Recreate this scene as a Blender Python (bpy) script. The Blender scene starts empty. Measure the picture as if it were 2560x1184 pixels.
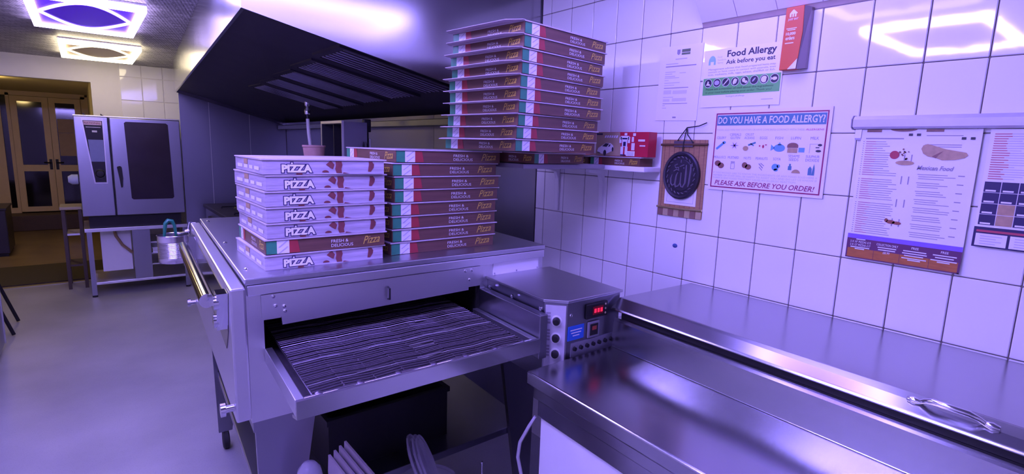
import bpy, bmesh, math, random
from mathutils import Matrix, Vector
random.seed(7)
scene = bpy.context.scene
COL = scene.collection

# ------------------------------------------------------------------ camera
cam_d = bpy.data.cameras.new('camera'); cam = bpy.data.objects.new('camera', cam_d); COL.objects.link(cam)
R_ = (0.78360219, -0.62045763, 0.03162183); D_ = (-0.07726273, -0.14782969, -0.98599029); F_ = (0.61643984, 0.77018096, -0.16377792)
cam.matrix_world = Matrix(((R_[0], -D_[0], -F_[0], 0.0), (R_[1], -D_[1], -F_[1], 0.0), (R_[2], -D_[2], -F_[2], 1.65), (0, 0, 0, 1)))
cam_d.sensor_width = 36.0; cam_d.lens = 36.0 * 1338.9 / 2560.0; cam_d.clip_start = 0.02
scene.camera = cam
# ------------------------------------------------------------------ world, view
w = bpy.data.worlds.new('world'); scene.world = w; w.use_nodes = True
w.node_tree.nodes['Background'].inputs[0].default_value = (0.35, 0.3, 0.8, 1); w.node_tree.nodes['Background'].inputs[1].default_value = 0.03
vs = scene.view_settings
vs.view_transform = 'Standard'; vs.look = 'None'; vs.gamma = 1.0; vs.use_curve_mapping = False; vs.exposure = 0.0
LAMP_Z = 2.45
# (centre x, centre y, half width, half length, frame colour, frame strength, panel colour, panel strength)
LAMPS = [(-0.38, 1.08, 0.50, 0.30, (0.37, 0.29, 1.0), 150.0, (0.20, 0.07, 1.0), 6.0),
         (1.08, 1.03, 0.585, 0.29, (0.37, 0.29, 1.0), 20.0, (0.20, 0.10, 1.0), 8.0),
         (0.08, 2.90, 0.29, 0.57, (0.37, 0.29, 1.0), 72.0, (0.20, 0.07, 1.0), 6.0),
         (0.09, 4.72, 0.29, 0.57, (0.60, 0.45, 1.0), 14.0, (0.10, 0.015, 0.80), 0.9),
         (0.20, 6.62, 0.29, 0.57, (1.0, 0.84, 0.54), 14.0, (0.55, 0.38, 0.25), 0.30)]

# ------------------------------------------------------------------ materials
MATS = {}
def nodes_of(m):
    m.use_nodes = True
    nt = m.node_tree
    return nt, nt.nodes, nt.links, nt.nodes['Principled BSDF']
def mat(name, col, rough=0.5, metal=0.0, var=0.06, scale=25.0, bump=0.0, stretch=None, rvar=0.0, emit=None, estr=0.0, alpha=1.0, trans=0.0, coat=0.0, spec=None):
    if name in MATS: return MATS[name]
    m = bpy.data.materials.new(name); nt, N, L, P = nodes_of(m)
    P.inputs['Roughness'].default_value = rough; P.inputs['Metallic'].default_value = metal
    if spec is not None: P.inputs['Specular IOR Level'].default_value = spec
    if coat: P.inputs['Coat Weight'].default_value = coat; P.inputs['Coat Roughness'].default_value = 0.08
    if trans: P.inputs['Transmission Weight'].default_value = trans
    P.inputs['Alpha'].default_value = alpha
    tc = N.new('ShaderNodeTexCoord'); mp = N.new('ShaderNodeMapping'); nz = N.new('ShaderNodeTexNoise')
    L.new(tc.outputs['Object'], mp.inputs[0]); L.new(mp.outputs[0], nz.inputs['Vector'])
    if stretch: mp.inputs['Scale'].default_value = stretch
    nz.inputs['Scale'].default_value = scale; nz.inputs['Detail'].default_value = 4
    cr = N.new('ShaderNodeMixRGB'); cr.blend_type = 'MIX'
    a = [max(0, c * (1 - var)) for c in col]; b = [min(1, c * (1 + var)) for c in col]
    cr.inputs[1].default_value = (*a, 1); cr.inputs[2].default_value = (*b, 1)
    L.new(nz.outputs['Fac'], cr.inputs[0]); L.new(cr.outputs[0], P.inputs['Base Color'])
    if rvar:
        mr = N.new('ShaderNodeMapRange'); mr.inputs['To Min'].default_value = rough - rvar; mr.inputs['To Max'].default_value = rough + rvar
        L.new(nz.outputs['Fac'], mr.inputs['Value']); L.new(mr.outputs[0], P.inputs['Roughness'])
    if bump:
        bp = N.new('ShaderNodeBump'); bp.inputs['Strength'].default_value = bump; bp.inputs['Distance'].default_value = 0.003
        L.new(nz.outputs['Fac'], bp.inputs['Height']); L.new(bp.outputs[0], P.inputs['Normal'])
    if emit:
        P.inputs['Emission Color'].default_value = (*emit, 1); P.inputs['Emission Strength'].default_value = estr
    MATS[name] = m
    return m
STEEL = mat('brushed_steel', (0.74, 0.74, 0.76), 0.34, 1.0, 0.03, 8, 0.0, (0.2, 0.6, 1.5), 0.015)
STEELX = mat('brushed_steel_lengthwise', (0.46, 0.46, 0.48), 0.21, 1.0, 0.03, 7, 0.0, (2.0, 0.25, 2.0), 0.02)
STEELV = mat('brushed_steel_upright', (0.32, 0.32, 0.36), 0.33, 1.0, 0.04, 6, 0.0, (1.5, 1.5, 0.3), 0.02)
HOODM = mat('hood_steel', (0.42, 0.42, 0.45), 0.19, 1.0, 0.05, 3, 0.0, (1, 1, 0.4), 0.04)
SPLASH = mat('splashback_steel', (0.27, 0.27, 0.33), 0.36, 1.0, 0.10, 1.5, 0.0, (1, 1, 0.5), 0.05)
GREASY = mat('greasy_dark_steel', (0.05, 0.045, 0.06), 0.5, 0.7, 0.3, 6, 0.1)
SLATM = mat('filter_steel', (0.60, 0.60, 0.66), 0.42, 1.0, 0.2, 10)
CHROME = mat('chrome', (0.75, 0.75, 0.78), 0.12, 1.0, 0.03)
STEELD = mat('dull_steel', (0.52, 0.52, 0.55), 0.33, 1.0, 0.05, 7, 0.0, (0.6, 0.2, 1.5), 0.02)
WIRE = mat('blackened_wire', (0.16, 0.14, 0.16), 0.38, 0.9, 0.3, 60)
BELTBAR = mat('worn_belt_bar', (0.45, 0.42, 0.45), 0.35, 0.9, 0.4, 40)
CRUST = mat('burnt_crumb_tray', (0.035, 0.028, 0.035), 0.6, 0.3, 0.5, 25, 0.3)
BLACK = mat('black_plastic', (0.012, 0.011, 0.014), 0.42, 0, 0.2, 40, spec=0.3)
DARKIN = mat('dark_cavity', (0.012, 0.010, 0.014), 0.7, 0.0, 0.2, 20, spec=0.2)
RUBBER = mat('black_rubber', (0.015, 0.014, 0.016), 0.65, 0, 0.2)
TILE = mat('glazed_white_tile', (0.80, 0.79, 0.78), 0.05, 0, 0.012, 9, 0.06)
GROUT = mat('grey_grout', (0.20, 0.17, 0.16), 0.85, 0, 0.25, 60)
PLASTER = mat('white_plaster', (0.72, 0.70, 0.66), 0.6, 0, 0.05, 8, 0.05)
PAINTW = mat('white_painted_metal', (0.80, 0.79, 0.80), 0.30, 0, 0.02)
CREAMW = mat('cream_wall_paint', (0.58, 0.52, 0.30), 0.6, 0, 0.08, 5)
CREAMD = mat('cream_door_paint', (0.70, 0.55, 0.27), 0.45, 0, 0.06, 12)
GLASSD = mat('dark_glass', (0.010, 0.008, 0.010), 0.08, 0, 0.1, 5)
PAPER = mat('white_paper', (0.80, 0.78, 0.80), 0.55, 0, 0.015)
LAMIN = mat('laminated_card', (0.82, 0.76, 0.82), 0.22, 0, 0.01)
INK = mat('dark_ink', (0.03, 0.025, 0.05), 0.5, 0, 0.05)
GREYINK = mat('grey_ink', (0.30, 0.27, 0.33), 0.5, 0, 0.08)
PALEINK = mat('pale_ink', (0.52, 0.49, 0.56), 0.5, 0, 0.05)
MAROON = mat('maroon_ink', (0.28, 0.02, 0.09), 0.4, 0, 0.05)
REDINK = mat('red_ink', (0.45, 0.06, 0.10), 0.4, 0, 0.08)
TEAL = mat('teal_ink', (0.07, 0.20, 0.30), 0.35, 0, 0.05)
BLUEINK = mat('blue_ink', (0.12, 0.32, 0.55), 0.4, 0, 0.1)
GREENP = mat('green_print', (0.13, 0.45, 0.13), 0.4, 0, 0.04)
NAVY = mat('navy_print', (0.02, 0.012, 0.075), 0.35, 0, 0.1)
TANP = mat('tan_print', (0.42, 0.28, 0.16), 0.4, 0, 0.35, 60)
BROWNP = mat('brown_print', (0.22, 0.10, 0.08), 0.4, 0, 0.3, 60)
ORANGEP = mat('orange_wood_print', (0.40, 0.13, 0.03), 0.35, 0, 0.3, 30, 0, (1, 6, 1))
PLUMP = mat('plum_print', (0.12, 0.03, 0.10), 0.35, 0, 0.2)
VIOLETP = mat('violet_print', (0.22, 0.12, 0.85), 0.35, 0, 0.1)
CARDBROWN = mat('brown_printed_card', (0.120, 0.056, 0.040), 0.42, 0, 0.35, 8, 0, (1, 1, 12))
CARDEDGE = mat('pale_card_edge', (0.46, 0.40, 0.44), 0.6, 0, 0.05)
CARDINS = mat('kraft_card', (0.42, 0.31, 0.22), 0.7, 0, 0.12, 15)
CARDWOOD = mat('whitewashed_plank_print', (0.40, 0.355, 0.42), 0.42, 0, 0.55, 6, 0, (1.2, 1.2, 16))
FLAGG = mat('flag_green', (0.03, 0.22, 0.12), 0.4, 0, 0.25, 40)
FLAGW = mat('flag_white', (0.72, 0.70, 0.74), 0.4, 0, 0.05)
FLAGR = mat('flag_red', (0.31, 0.03, 0.04), 0.4, 0, 0.2, 30)
FLAGS = mat('flag_fold_shade', (0.44, 0.42, 0.52), 0.45, 0, 0.1)
GOLD = mat('gold_script_ink', (0.55, 0.38, 0.07), 0.35, 0, 0.1)
CHILI = mat('chilli_print', (0.17, 0.045, 0.05), 0.4, 0, 0.4, 50)
PLATE_ORANGE = mat('orange_plastic', (0.58, 0.085, 0.02), 0.35, 0, 0.03)
FLOORM = None

def floor_material():
    m = bpy.data.materials.new('speckled_grey_vinyl'); nt, N, L, P = nodes_of(m)
    tc = N.new('ShaderNodeTexCoord')
    n1 = N.new('ShaderNodeTexNoise'); n1.inputs['Scale'].default_value = 1.3; n1.inputs['Detail'].default_value = 5
    n2 = N.new('ShaderNodeTexVoronoi'); n2.inputs['Scale'].default_value = 160
    L.new(tc.outputs['Object'], n1.inputs['Vector']); L.new(tc.outputs['Object'], n2.inputs['Vector'])
    r1 = N.new('ShaderNodeValToRGB'); r1.color_ramp.elements[0].color = (0.30, 0.30, 0.30, 1); r1.color_ramp.elements[1].color = (0.44, 0.44, 0.43, 1)
    r1.color_ramp.elements[0].position = 0.3; r1.color_ramp.elements[1].position = 0.7
    r2 = N.new('ShaderNodeValToRGB'); r2.color_ramp.elements[0].color = (0.75, 0.75, 0.75, 1); r2.color_ramp.elements[0].position = 0.0
    r2.color_ramp.elements[1].color = (1, 1, 1, 1); r2.color_ramp.elements[1].position = 0.35
    mx = N.new('ShaderNodeMixRGB'); mx.blend_type = 'MULTIPLY'; mx.inputs[0].default_value = 1.0
    L.new(n1.outputs['Fac'], r1.inputs[0]); L.new(n2.outputs['Distance'], r2.inputs[0])
    L.new(r1.outputs[0], mx.inputs[1]); L.new(r2.outputs[0], mx.inputs[2]); L.new(mx.outputs[0], P.inputs['Base Color'])
    P.inputs['Roughness'].default_value = 0.42
    return m
FLOORM = floor_material()

def ceiling_material():
    m = bpy.data.materials.new('textured_ceiling_panel'); nt, N, L, P = nodes_of(m)
    tc = N.new('ShaderNodeTexCoord'); mp = N.new('ShaderNodeMapping'); mp.inputs['Rotation'].default_value = (0, 0, 0.25)
    br = N.new('ShaderNodeTexBrick'); br.inputs['Scale'].default_value = 9.0; br.inputs['Mortar Size'].default_value = 0.025
    br.inputs['Brick Width'].default_value = 0.9; br.inputs['Row Height'].default_value = 0.45
    br.inputs['Color1'].default_value = (0.55, 0.54, 0.55, 1); br.inputs['Color2'].default_value = (0.30, 0.29, 0.31, 1); br.inputs['Mortar'].default_value = (0.14, 0.14, 0.15, 1)
    wv = N.new('ShaderNodeTexWave'); wv.inputs['Scale'].default_value = 16.0; wv.inputs['Distortion'].default_value = 1.0
    mx = N.new('ShaderNodeMixRGB'); mx.blend_type = 'MULTIPLY'; mx.inputs[0].default_value = 0.5
    L.new(tc.outputs['Object'], mp.inputs[0]); L.new(mp.outputs[0], br.inputs['Vector']); L.new(mp.outputs[0], wv.inputs['Vector'])
    L.new(br.outputs['Color'], mx.inputs[1]); L.new(wv.outputs['Color'], mx.inputs[2]); L.new(mx.outputs[0], P.inputs['Base Color'])
    P.inputs['Roughness'].default_value = 0.5
    bp = N.new('ShaderNodeBump'); bp.inputs['Strength'].default_value = 0.4; bp.inputs['Distance'].default_value = 0.004
    L.new(br.outputs['Fac'], bp.inputs['Height']); L.new(bp.outputs[0], P.inputs['Normal'])
    return m
CEILM = ceiling_material()

def emis(name, col, s):
    m = bpy.data.materials.new(name); nt, N, L, P = nodes_of(m)
    P.inputs['Base Color'].default_value = (*[c * 0.5 for c in col], 1); P.inputs['Roughness'].default_value = 0.5
    P.inputs['Emission Color'].default_value = (*col, 1); P.inputs['Emission Strength'].default_value = s
    return m

# ------------------------------------------------------------------ mesh helpers
XF = None            # optional vertex transform, applied at build time
class G:
    def __init__(s): s.bm = bmesh.new()
    def _faces(s, vs, fs):
        v = [s.bm.verts.new(p) for p in vs]
        for f in fs:
            try: s.bm.faces.new([v[i] for i in f])
            except ValueError: pass
        return v
    def box(s, x0, x1, y0, y1, z0, z1, bev=0.0, seg=2):
        v = s._faces([(x0,y0,z0),(x1,y0,z0),(x1,y1,z0),(x0,y1,z0),(x0,y0,z1),(x1,y0,z1),(x1,y1,z1),(x0,y1,z1)],
                     [(0,3,2,1),(4,5,6,7),(0,1,5,4),(1,2,6,5),(2,3,7,6),(3,0,4,7)])
        if bev:
            es = list({e for vv in v for e in vv.link_edges})
            bmesh.ops.bevel(s.bm, geom=es, offset=bev, segments=seg, affect='EDGES', profile=0.5)
        return s
    def prism(s, poly, axis, a0, a1, bev=0.0):
        """poly: list of 2-D points; axis 'x' -> poly is (y,z); 'y' -> (x,z); 'z' -> (x,y)"""
        def pt(p, a): return {'x': (a, p[0], p[1]), 'y': (p[0], a, p[1]), 'z': (p[0], p[1], a)}[axis]
        n = len(poly)
        v = s._faces([pt(p, a0) for p in poly] + [pt(p, a1) for p in poly],
                 [tuple(range(n-1, -1, -1)), tuple(range(n, 2*n))] + [(i, (i+1) % n, n+(i+1) % n, n+i) for i in range(n)])
        if bev:
            es = list({e for vv in v for e in vv.link_edges})
            bmesh.ops.bevel(s.bm, geom=es, offset=bev, segments=2, affect='EDGES', profile=0.5)
        return s
    def quad(s, *pts):
        s._faces(pts, [tuple(range(len(pts)))]); return s
    def hexa(s, b, t):
        s._faces(list(b) + list(t), [(0,3,2,1),(4,5,6,7),(0,1,5,4),(1,2,6,5),(2,3,7,6),(3,0,4,7)]); return s
    def tube(s, pts, r, n=8, cap=True):
        pts = [Vector(p) for p in pts]; rings = []
        rs = r if isinstance(r, (list, tuple)) else [r] * len(pts)
        up = None
        for i, p in enumerate(pts):
            d = (pts[min(i+1, len(pts)-1)] - pts[max(i-1, 0)]).normalized()
            if up is None:
                up = Vector((0, 0, 1)) if abs(d.z) < 0.9 else Vector((1, 0, 0))
            a = d.cross(up).normalized(); b = a.cross(d).normalized(); up = b
            rings.append([s.bm.verts.new(p + rs[i] * (math.cos(2*math.pi*k/n) * a + math.sin(2*math.pi*k/n) * b)) for k in range(n)])
        for i in range(len(rings) - 1):
            for k in range(n):
                s.bm.faces.new([rings[i][k], rings[i][(k+1) % n], rings[i+1][(k+1) % n], rings[i+1][k]])
        if cap:
            s.bm.faces.new(rings[0][::-1]); s.bm.faces.new(rings[-1])
        return s
    def lathe(s, prof, M=None, n=24):
        M = M or Matrix.Identity(4); rings = []
        for r, z in prof:
            if r < 1e-6: rings.append([s.bm.verts.new(M @ Vector((0, 0, z)))])
            else: rings.append([s.bm.verts.new(M @ Vector((r*math.cos(2*math.pi*k/n), r*math.sin(2*math.pi*k/n), z))) for k in range(n)])
        for a, b in zip(rings, rings[1:]):
            if len(a) == 1 and len(b) == 1: continue
            for k in range(n):
                if len(a) == 1: s.bm.faces.new([a[0], b[k], b[(k+1) % n]])
                elif len(b) == 1: s.bm.faces.new([a[k], a[(k+1) % n], b[0]])
                else: s.bm.faces.new([a[k], a[(k+1) % n], b[(k+1) % n], b[k]])
        return s
def T(x, y, z, rx=0, ry=0, rz=0):
    return Matrix.Translation((x, y, z)) @ Matrix.Rotation(rz, 4, 'Z') @ Matrix.Rotation(ry, 4, 'Y') @ Matrix.Rotation(rx, 4, 'X')
def obj(name, g, m, parent=None, smooth=False, local=False, label=None):
    bm = g.bm
    if XF:
        for v in bm.verts: v.co = Vector(XF(v.co))
    if parent is not None and not local:
        M = parent.matrix_basis.copy(); q = parent.parent
        while q is not None: M = q.matrix_basis @ M; q = q.parent
        inv = M.inverted()
        for v in bm.verts: v.co = inv @ v.co
    bmesh.ops.recalc_face_normals(bm, faces=bm.faces[:])
    me = bpy.data.meshes.new(name); bm.to_mesh(me); bm.free()
    me.materials.append(m)
    if smooth:
        for p in me.polygons: p.use_smooth = True
        try: me.set_sharp_from_angle(angle=math.radians(40))
        except Exception: pass
    o = bpy.data.objects.new(name, me); COL.objects.link(o)
    if parent is not None: o.parent = parent
    if label: o['label'] = label
    return o
def tag(o, label, cat, group=None):
    o['label'] = label; o['category'] = cat
    if group: o['group'] = group
    return o
def thing(name, label, cat, loc=(0, 0, 0), rotz=0.0, group=None, M=None):
    o = bpy.data.objects.new(name, None); COL.objects.link(o); o.empty_display_size = 0.05
    o.matrix_basis = M if M is not None else T(*loc, rz=rotz)
    return tag(o, label, cat, group)
def struct(name, g, m, smooth=False):
    o = obj(name, g, m, None, smooth); o['kind'] = 'structure'; return o
def copy_tree(o, parent=None):
    c = o.copy(); COL.objects.link(c); c.parent = parent
    for ch in list(o.children): copy_tree(ch, c)
    return c

# ---- flat print: polygons in a (u, v) frame
TXT = {}
def text_polys(s, shear=0.0, bold=0.0):
    k = (s, shear, bold)
    if k in TXT: return TXT[k]
    c = bpy.data.curves.new('t', 'FONT'); c.body = s; c.size = 1; c.shear = shear; c.offset = bold; c.resolution_u = 2; c.fill_mode = 'FRONT'
    o = bpy.data.objects.new('t', c); COL.objects.link(o)
    dg = bpy.context.evaluated_depsgraph_get(); me = bpy.data.meshes.new_from_object(o.evaluated_get(dg))
    vs = [(v.co.x, v.co.y) for v in me.vertices]; fs = [tuple(p.vertices) for p in me.polygons]
    bpy.data.objects.remove(o); bpy.data.curves.remove(c); bpy.data.meshes.remove(me)
    if bold > 0.03:
        if (s, shear, 0.0) not in TXT: text_polys(s, shear, 0.0)
        x0, x1, y0, y1 = TXT[(s, shear, 'bb')]
    else:
        x0 = min(v[0] for v in vs); x1 = max(v[0] for v in vs); y0 = min(v[1] for v in vs); y1 = max(v[1] for v in vs)
        if bold == 0.0: TXT[(s, shear, 'bb')] = (x0, x1, y0, y1)
    vs = [((x - x0) / (x1 - x0), (y - y0) / (y1 - y0)) for x, y in vs]
    TXT[k] = (vs, fs); return TXT[k]
class Flat:
    def __init__(s, frame, off=0.0006):
        s.f = frame; s.g = G(); s.off = off
    def P(s, u, v): return s.f @ Vector((u, v, s.off))
    def poly(s, pts):
        s.g._faces([s.P(*p) for p in pts], [tuple(range(len(pts)))]); return s
    def rect(s, u0, v0, u1, v1): return s.poly([(u0, v0), (u1, v0), (u1, v1), (u0, v1)])
    def ell(s, cu, cv, ru, rv=None, n=20, a0=0, a1=2*math.pi, rot=0.0):
        rv = rv or ru; c, q = math.cos(rot), math.sin(rot); pts = []
        for i in range(n if a1 - a0 > 6.28 else n + 1):
            a = a0 + (a1 - a0) * i / n; x, y = ru * math.cos(a), rv * math.sin(a)
            pts.append((cu + c*x - q*y, cv + q*x + c*y))
        return s.poly(pts)
    def ring(s, u0, v0, u1, v1, t):
        s.rect(u0, v0, u1, v0+t); s.rect(u0, v1-t, u1, v1); s.rect(u0, v0+t, u0+t, v1-t); s.rect(u1-t, v0+t, u1, v1-t); return s
    def line(s, pts, t):
        for (a, b), (c, d) in zip(pts, pts[1:]):
            L = math.hypot(c-a, d-b) or 1; nx, ny = -(d-b)/L*t/2, (c-a)/L*t/2
            s.poly([(a-nx, b-ny), (c-nx, d-ny), (c+nx, d+ny), (a+nx, b+ny)])
        return s
    def text(s, t, u0, v0, u1, v1, shear=0.0, bold=0.0, skew=0.0):
        vs, fs = text_polys(t, shear, bold)
        s.g._faces([s.P(u0 + x*(u1-u0), v0 + y*(v1-v0) + skew*x) for x, y in vs], fs); return s
    def build(s, name, m, parent, label=None):
        o = obj(name, s.g, m, parent, local=True, label=label)
        if name in STUFFP: o['kind'] = 'stuff'
        return o
STUFFP = {'lettering', 'plank_lines', 'side_lettering', 'typed_lines', 'ruled_lines', 'small_print', 'menu_lines', 'item_names', 'prices', 'offer_lines', 'offer_panels', 'footer_lettering', 'footer_frame', 'size_tags', 'figure_picture', 'figure_details', 'car_details', 'barcode', 'topping_picture', 'small_lettering', 'allergen_names', 'band_lettering', 'fold_shade', 'panel_print', 'milk_patches', 'egg_picture', 'green_logo', 'logo_lettering', 'peanut_picture', 'bottle_picture'}
FRONT = lambda x0, y, z0: Matrix(((1, 0, 0, x0), (0, 0, -1, y), (0, 1, 0, z0), (0, 0, 0, 1)))      # seen from -Y
SIDE = lambda x, y0, z0: Matrix(((0, 0, -1, x), (-1, 0, 0, y0), (0, 1, 0, z0), (0, 0, 0, 1)))       # seen from -X
TOPF = lambda x0, y0, z: Matrix(((1, 0, 0, x0), (0, 1, 0, y0), (0, 0, 1, z), (0, 0, 0, 1)))
ID = Matrix.Identity(4)
WX = 1.95
# ================================================================== SETTING
struct('floor', G().box(-1.7, 2.1, -1.6, 7.66, -0.08, 0.0), FLOORM)
struct('floor_corridor', G().box(-1.7, 0.6, 7.66, 12.6, -0.08, 0.0), mat('brown_corridor_floor', (0.20, 0.14, 0.07), 0.38, 0, 0.35, 3))
struct('trim_1', G().box(-1.7, 0.14, 7.63, 7.68, 0.0, 0.006), mat('aluminium_threshold', (0.5, 0.48, 0.42), 0.4, 0.8))
struct('ceiling', G().box(-1.7, 2.1, -1.6, 7.8, LAMP_Z, LAMP_Z + 0.06), CEILM)
struct('wall_left', G().box(-1.78, -1.7, -1.6, 12.6, 0, 2.6), PLASTER)
struct('wall_front', G().box(-1.7, 2.1, -1.68, -1.6, 0, 2.6), PLASTER)
g = G(); g.box(0.13, 2.1, 7.70, 7.80, 0, 2.6); g.box(-1.7, 0.13, 7.70, 7.80, 2.22, 2.6)
wall_back = struct('wall_back', g, PLASTER)
for i in range(5):
    for (z0, z1) in ((2.312, 2.448), (2.052, 2.304), (1.792, 2.044), (1.532, 1.784)):
        x0 = 0.395 + 0.2085 * i
        obj('wall_tile', G().box(x0, x0 + 0.2025, 7.692, 7.7, z0, z1, 0.0025, 1), TILE, wall_back)
# corridor beyond the opening
struct('wall_corridor', G().box(0.14, 0.22, 7.80, 12.6, 0, 2.4), CREAMW)
struct('ceiling_corridor', G().box(-1.7, 0.22, 7.80, 12.6, 2.34, 2.42), CREAMW)
struct('wall_corridor_end', G().box(-1.7, 0.22, 12.62, 12.7, 0, 2.4), CREAMW)
struct('floor_step', G().box(-1.6, 0.14, 12.1, 12.6, 0, 0.27, 0.01), mat('dark_step', (0.07, 0.04, 0.025), 0.5, 0, 0.2))
struct('floor_mat', G().box(-1.3, 0.10, 7.75, 8.85, 0.0, 0.012), mat('dark_olive_mat', (0.045, 0.032, 0.018), 0.8, 0, 0.3, 60, 0.3))

# right wall: body, tiles, steel cladding, sloped tiled soffit
TW, TH, TY0, TZ0 = 0.14853, 0.20273, 2.1694, 1.326
wall_right = struct('wall_right', G().box(WX + 0.005, 2.1, -1.6, 7.7, 0, 2.6), GROUT)
YB = TY0 - 6 * TW
def tile_box(y0, y1, z0, z1):
    j = random.uniform(-0.0006, 0.0006)
    obj('wall_tile', G().box(WX + j, WX + 0.006, y0 + 0.0015, y1 - 0.0015, z0 + 0.0015, z1 - 0.0015, 0.0022, 1), TILE, wall_right)
for i in range(-1, 18):
    y1 = TY0 - TW * i; y0 = y1 - TW
    if i == -1: y1 = 2.238
    for j in range(-6, 2):
        z1 = TZ0 - TH * j; z0 = z1 - TH
        if i >= 6 and j <= -5: continue
        if z0 > 2.44: continue
        tile_box(y0, y1, z0, min(z1, 2.448))
obj('lower_tiling', G().box(WX + 0.002, WX + 0.006, -0.5, 2.238, 0.0, TZ0 - 2 * TH), TILE, wall_right)
# soffit
ZS = TZ0 + 4 * TH
sof = struct('wall_soffit', G().prism([(WX + 0.006, ZS + 0.002), (WX + 0.006, 2.46), (1.70, 2.46)], 'y', -1.6, YB), mat('beige_filler', (0.52, 0.42, 0.38), 0.8, 0, 0.15))
dx, dz = (1.70 - WX) / 0.36, (2.46 - ZS) / 0.36
nrm = Vector((-(2.46 - ZS), 0, -(WX - 1.70))).normalized()
for i in range(6, 18):
    y1 = TY0 - TW * i - 0.0015; y0 = y1 - TW + 0.003
    for (s0, s1) in ((0.012, 0.20), (0.205, 0.375)):
        L_ = math.hypot(WX - 1.70, 2.46 - ZS)
        a = Vector((WX - (WX-1.70) * s0 / L_, 0, ZS + 0.012 + (2.46-ZS-0.012) * s0 / L_)); b = Vector((WX - (WX-1.70) * s1 / L_, 0, ZS + 0.012 + (2.46-ZS-0.012) * s1 / L_))
        q = nrm * 0.004
        gg = G().hexa([(a.x, y0, a.z), (b.x, y0, b.z), (b.x, y1, b.z), (a.x, y1, a.z)],
                 [(a.x+q.x, y0, a.z+q.z), (b.x+q.x, y0, b.z+q.z), (b.x+q.x, y1, b.z+q.z), (a.x+q.x, y1, a.z+q.z)])
        obj('soffit_tile', gg, TILE, sof)
# steel cladding behind the cooking line
ys = [2.242, 3.35, 4.5, 5.65, 6.848]
for a, b in zip(ys, ys[1:]):
    obj('cladding_sheet', G().box(WX - 0.004, WX + 0.004, a, b - 0.004, 0, 2.449), SPLASH, wall_right)
part = struct('wall_partition', G().box(0.858, WX - 0.006, 6.862, 6.92, 0, 2.449), PLASTER)
for a, b in ((0.852, 1.13), (1.136, 1.54), (1.546, WX - 0.006)):
    obj('cladding_sheet', G().box(a, b, 6.855, 6.862, 0, 2.449), SPLASH, part)

# corridor doors
dr = bpy.data.objects.new('door_1', None); COL.objects.link(dr); dr.location = (-0.4, 12.5, 0.27); dr['kind'] = 'structure'
DY = 12.5
g = G(); g.box(-1.45, -1.02, DY, DY+0.08, 0.27, 2.34); g.box(-0.945, -0.90, DY, DY+0.08, 0.27, 2.30); g.box(-1.02, 0.10, DY, DY+0.08, 2.26, 2.34); g.box(0.04, 0.14, DY, DY+0.08, 0.27, 2.30); g.box(-1.02, -0.945, DY, DY+0.08, 0.27, 0.36)
obj('door_frame', g, CREAMD, dr)
obj('side_light_pane', G().box(-1.02, -0.945, DY+0.03, DY+0.04, 0.36, 2.26), GLASSD, dr)
for (x0, x1) in ((-0.895, -0.405), (-0.40, 0.035)):
    g = G(); s = 0.085
    g.box(x0, x0+s, DY-0.03, DY+0.02, 0.29, 2.255); g.box(x1-s, x1, DY-0.03, DY+0.02, 0.29, 2.255)
    for z0, z1 in ((0.29, 0.375), (0.99, 1.10), (2.17, 2.255)): g.box(x0+s, x1-s, DY-0.03, DY+0.02, z0, z1)
    lf = obj('door_leaf', g, CREAMD, dr)
    for z0, z1 in ((0.375, 0.99), (1.10, 2.17)):
        obj('pane', G().box(x0+s, x1-s, DY, DY+0.008, z0, z1), GLASSD, lf)
    hx = x1 - 0.04 if x0 < -0.5 else x0 + 0.04
    g = G(); g.tube([(hx, DY-0.03, 1.14), (hx, DY-0.07, 1.14), (hx + (0.09 if x0 > -0.5 else -0.09), DY-0.07, 1.14)], 0.012, 6); g.box(hx-0.02, hx+0.02, DY-0.036, DY-0.03, 1.02, 1.20)
    obj('handle', g, BLACK, lf)
cb = thing('cardboard_sheet', 'brown cardboard sheet covering the upper pane of the corridor door', 'cardboard', (-0.19, DY-0.033, 1.26))
obj('sheet', G().box(-0.305, -0.06, DY-0.040, DY-0.0305, 1.26, 1.66), CARDINS, cb)
obj('sheet', G().box(-0.305, -0.06, DY-0.040, DY-0.0305, 1.665, 1.90), CARDINS, cb)
# corridor ceiling lamp
cl = thing('corridor_lamp', 'round warm ceiling light in the corridor before the cream doors', 'lamp', (-0.7, 11.2, 2.34))
obj('base', G().lathe([(0, 0), (0.13, 0), (0.13, -0.02), (0.12, -0.025)], T(-0.9, 9.6, 2.339)), PAINTW, cl, True)
obj('diffuser', G().lathe([(0.12, -0.02), (0.11, -0.05), (0.07, -0.075), (0, -0.085)], T(-0.9, 9.6, 2.339)), emis('warm_lamp_glow', (1.0, 0.70, 0.28), 52.0), cl, True)

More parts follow.
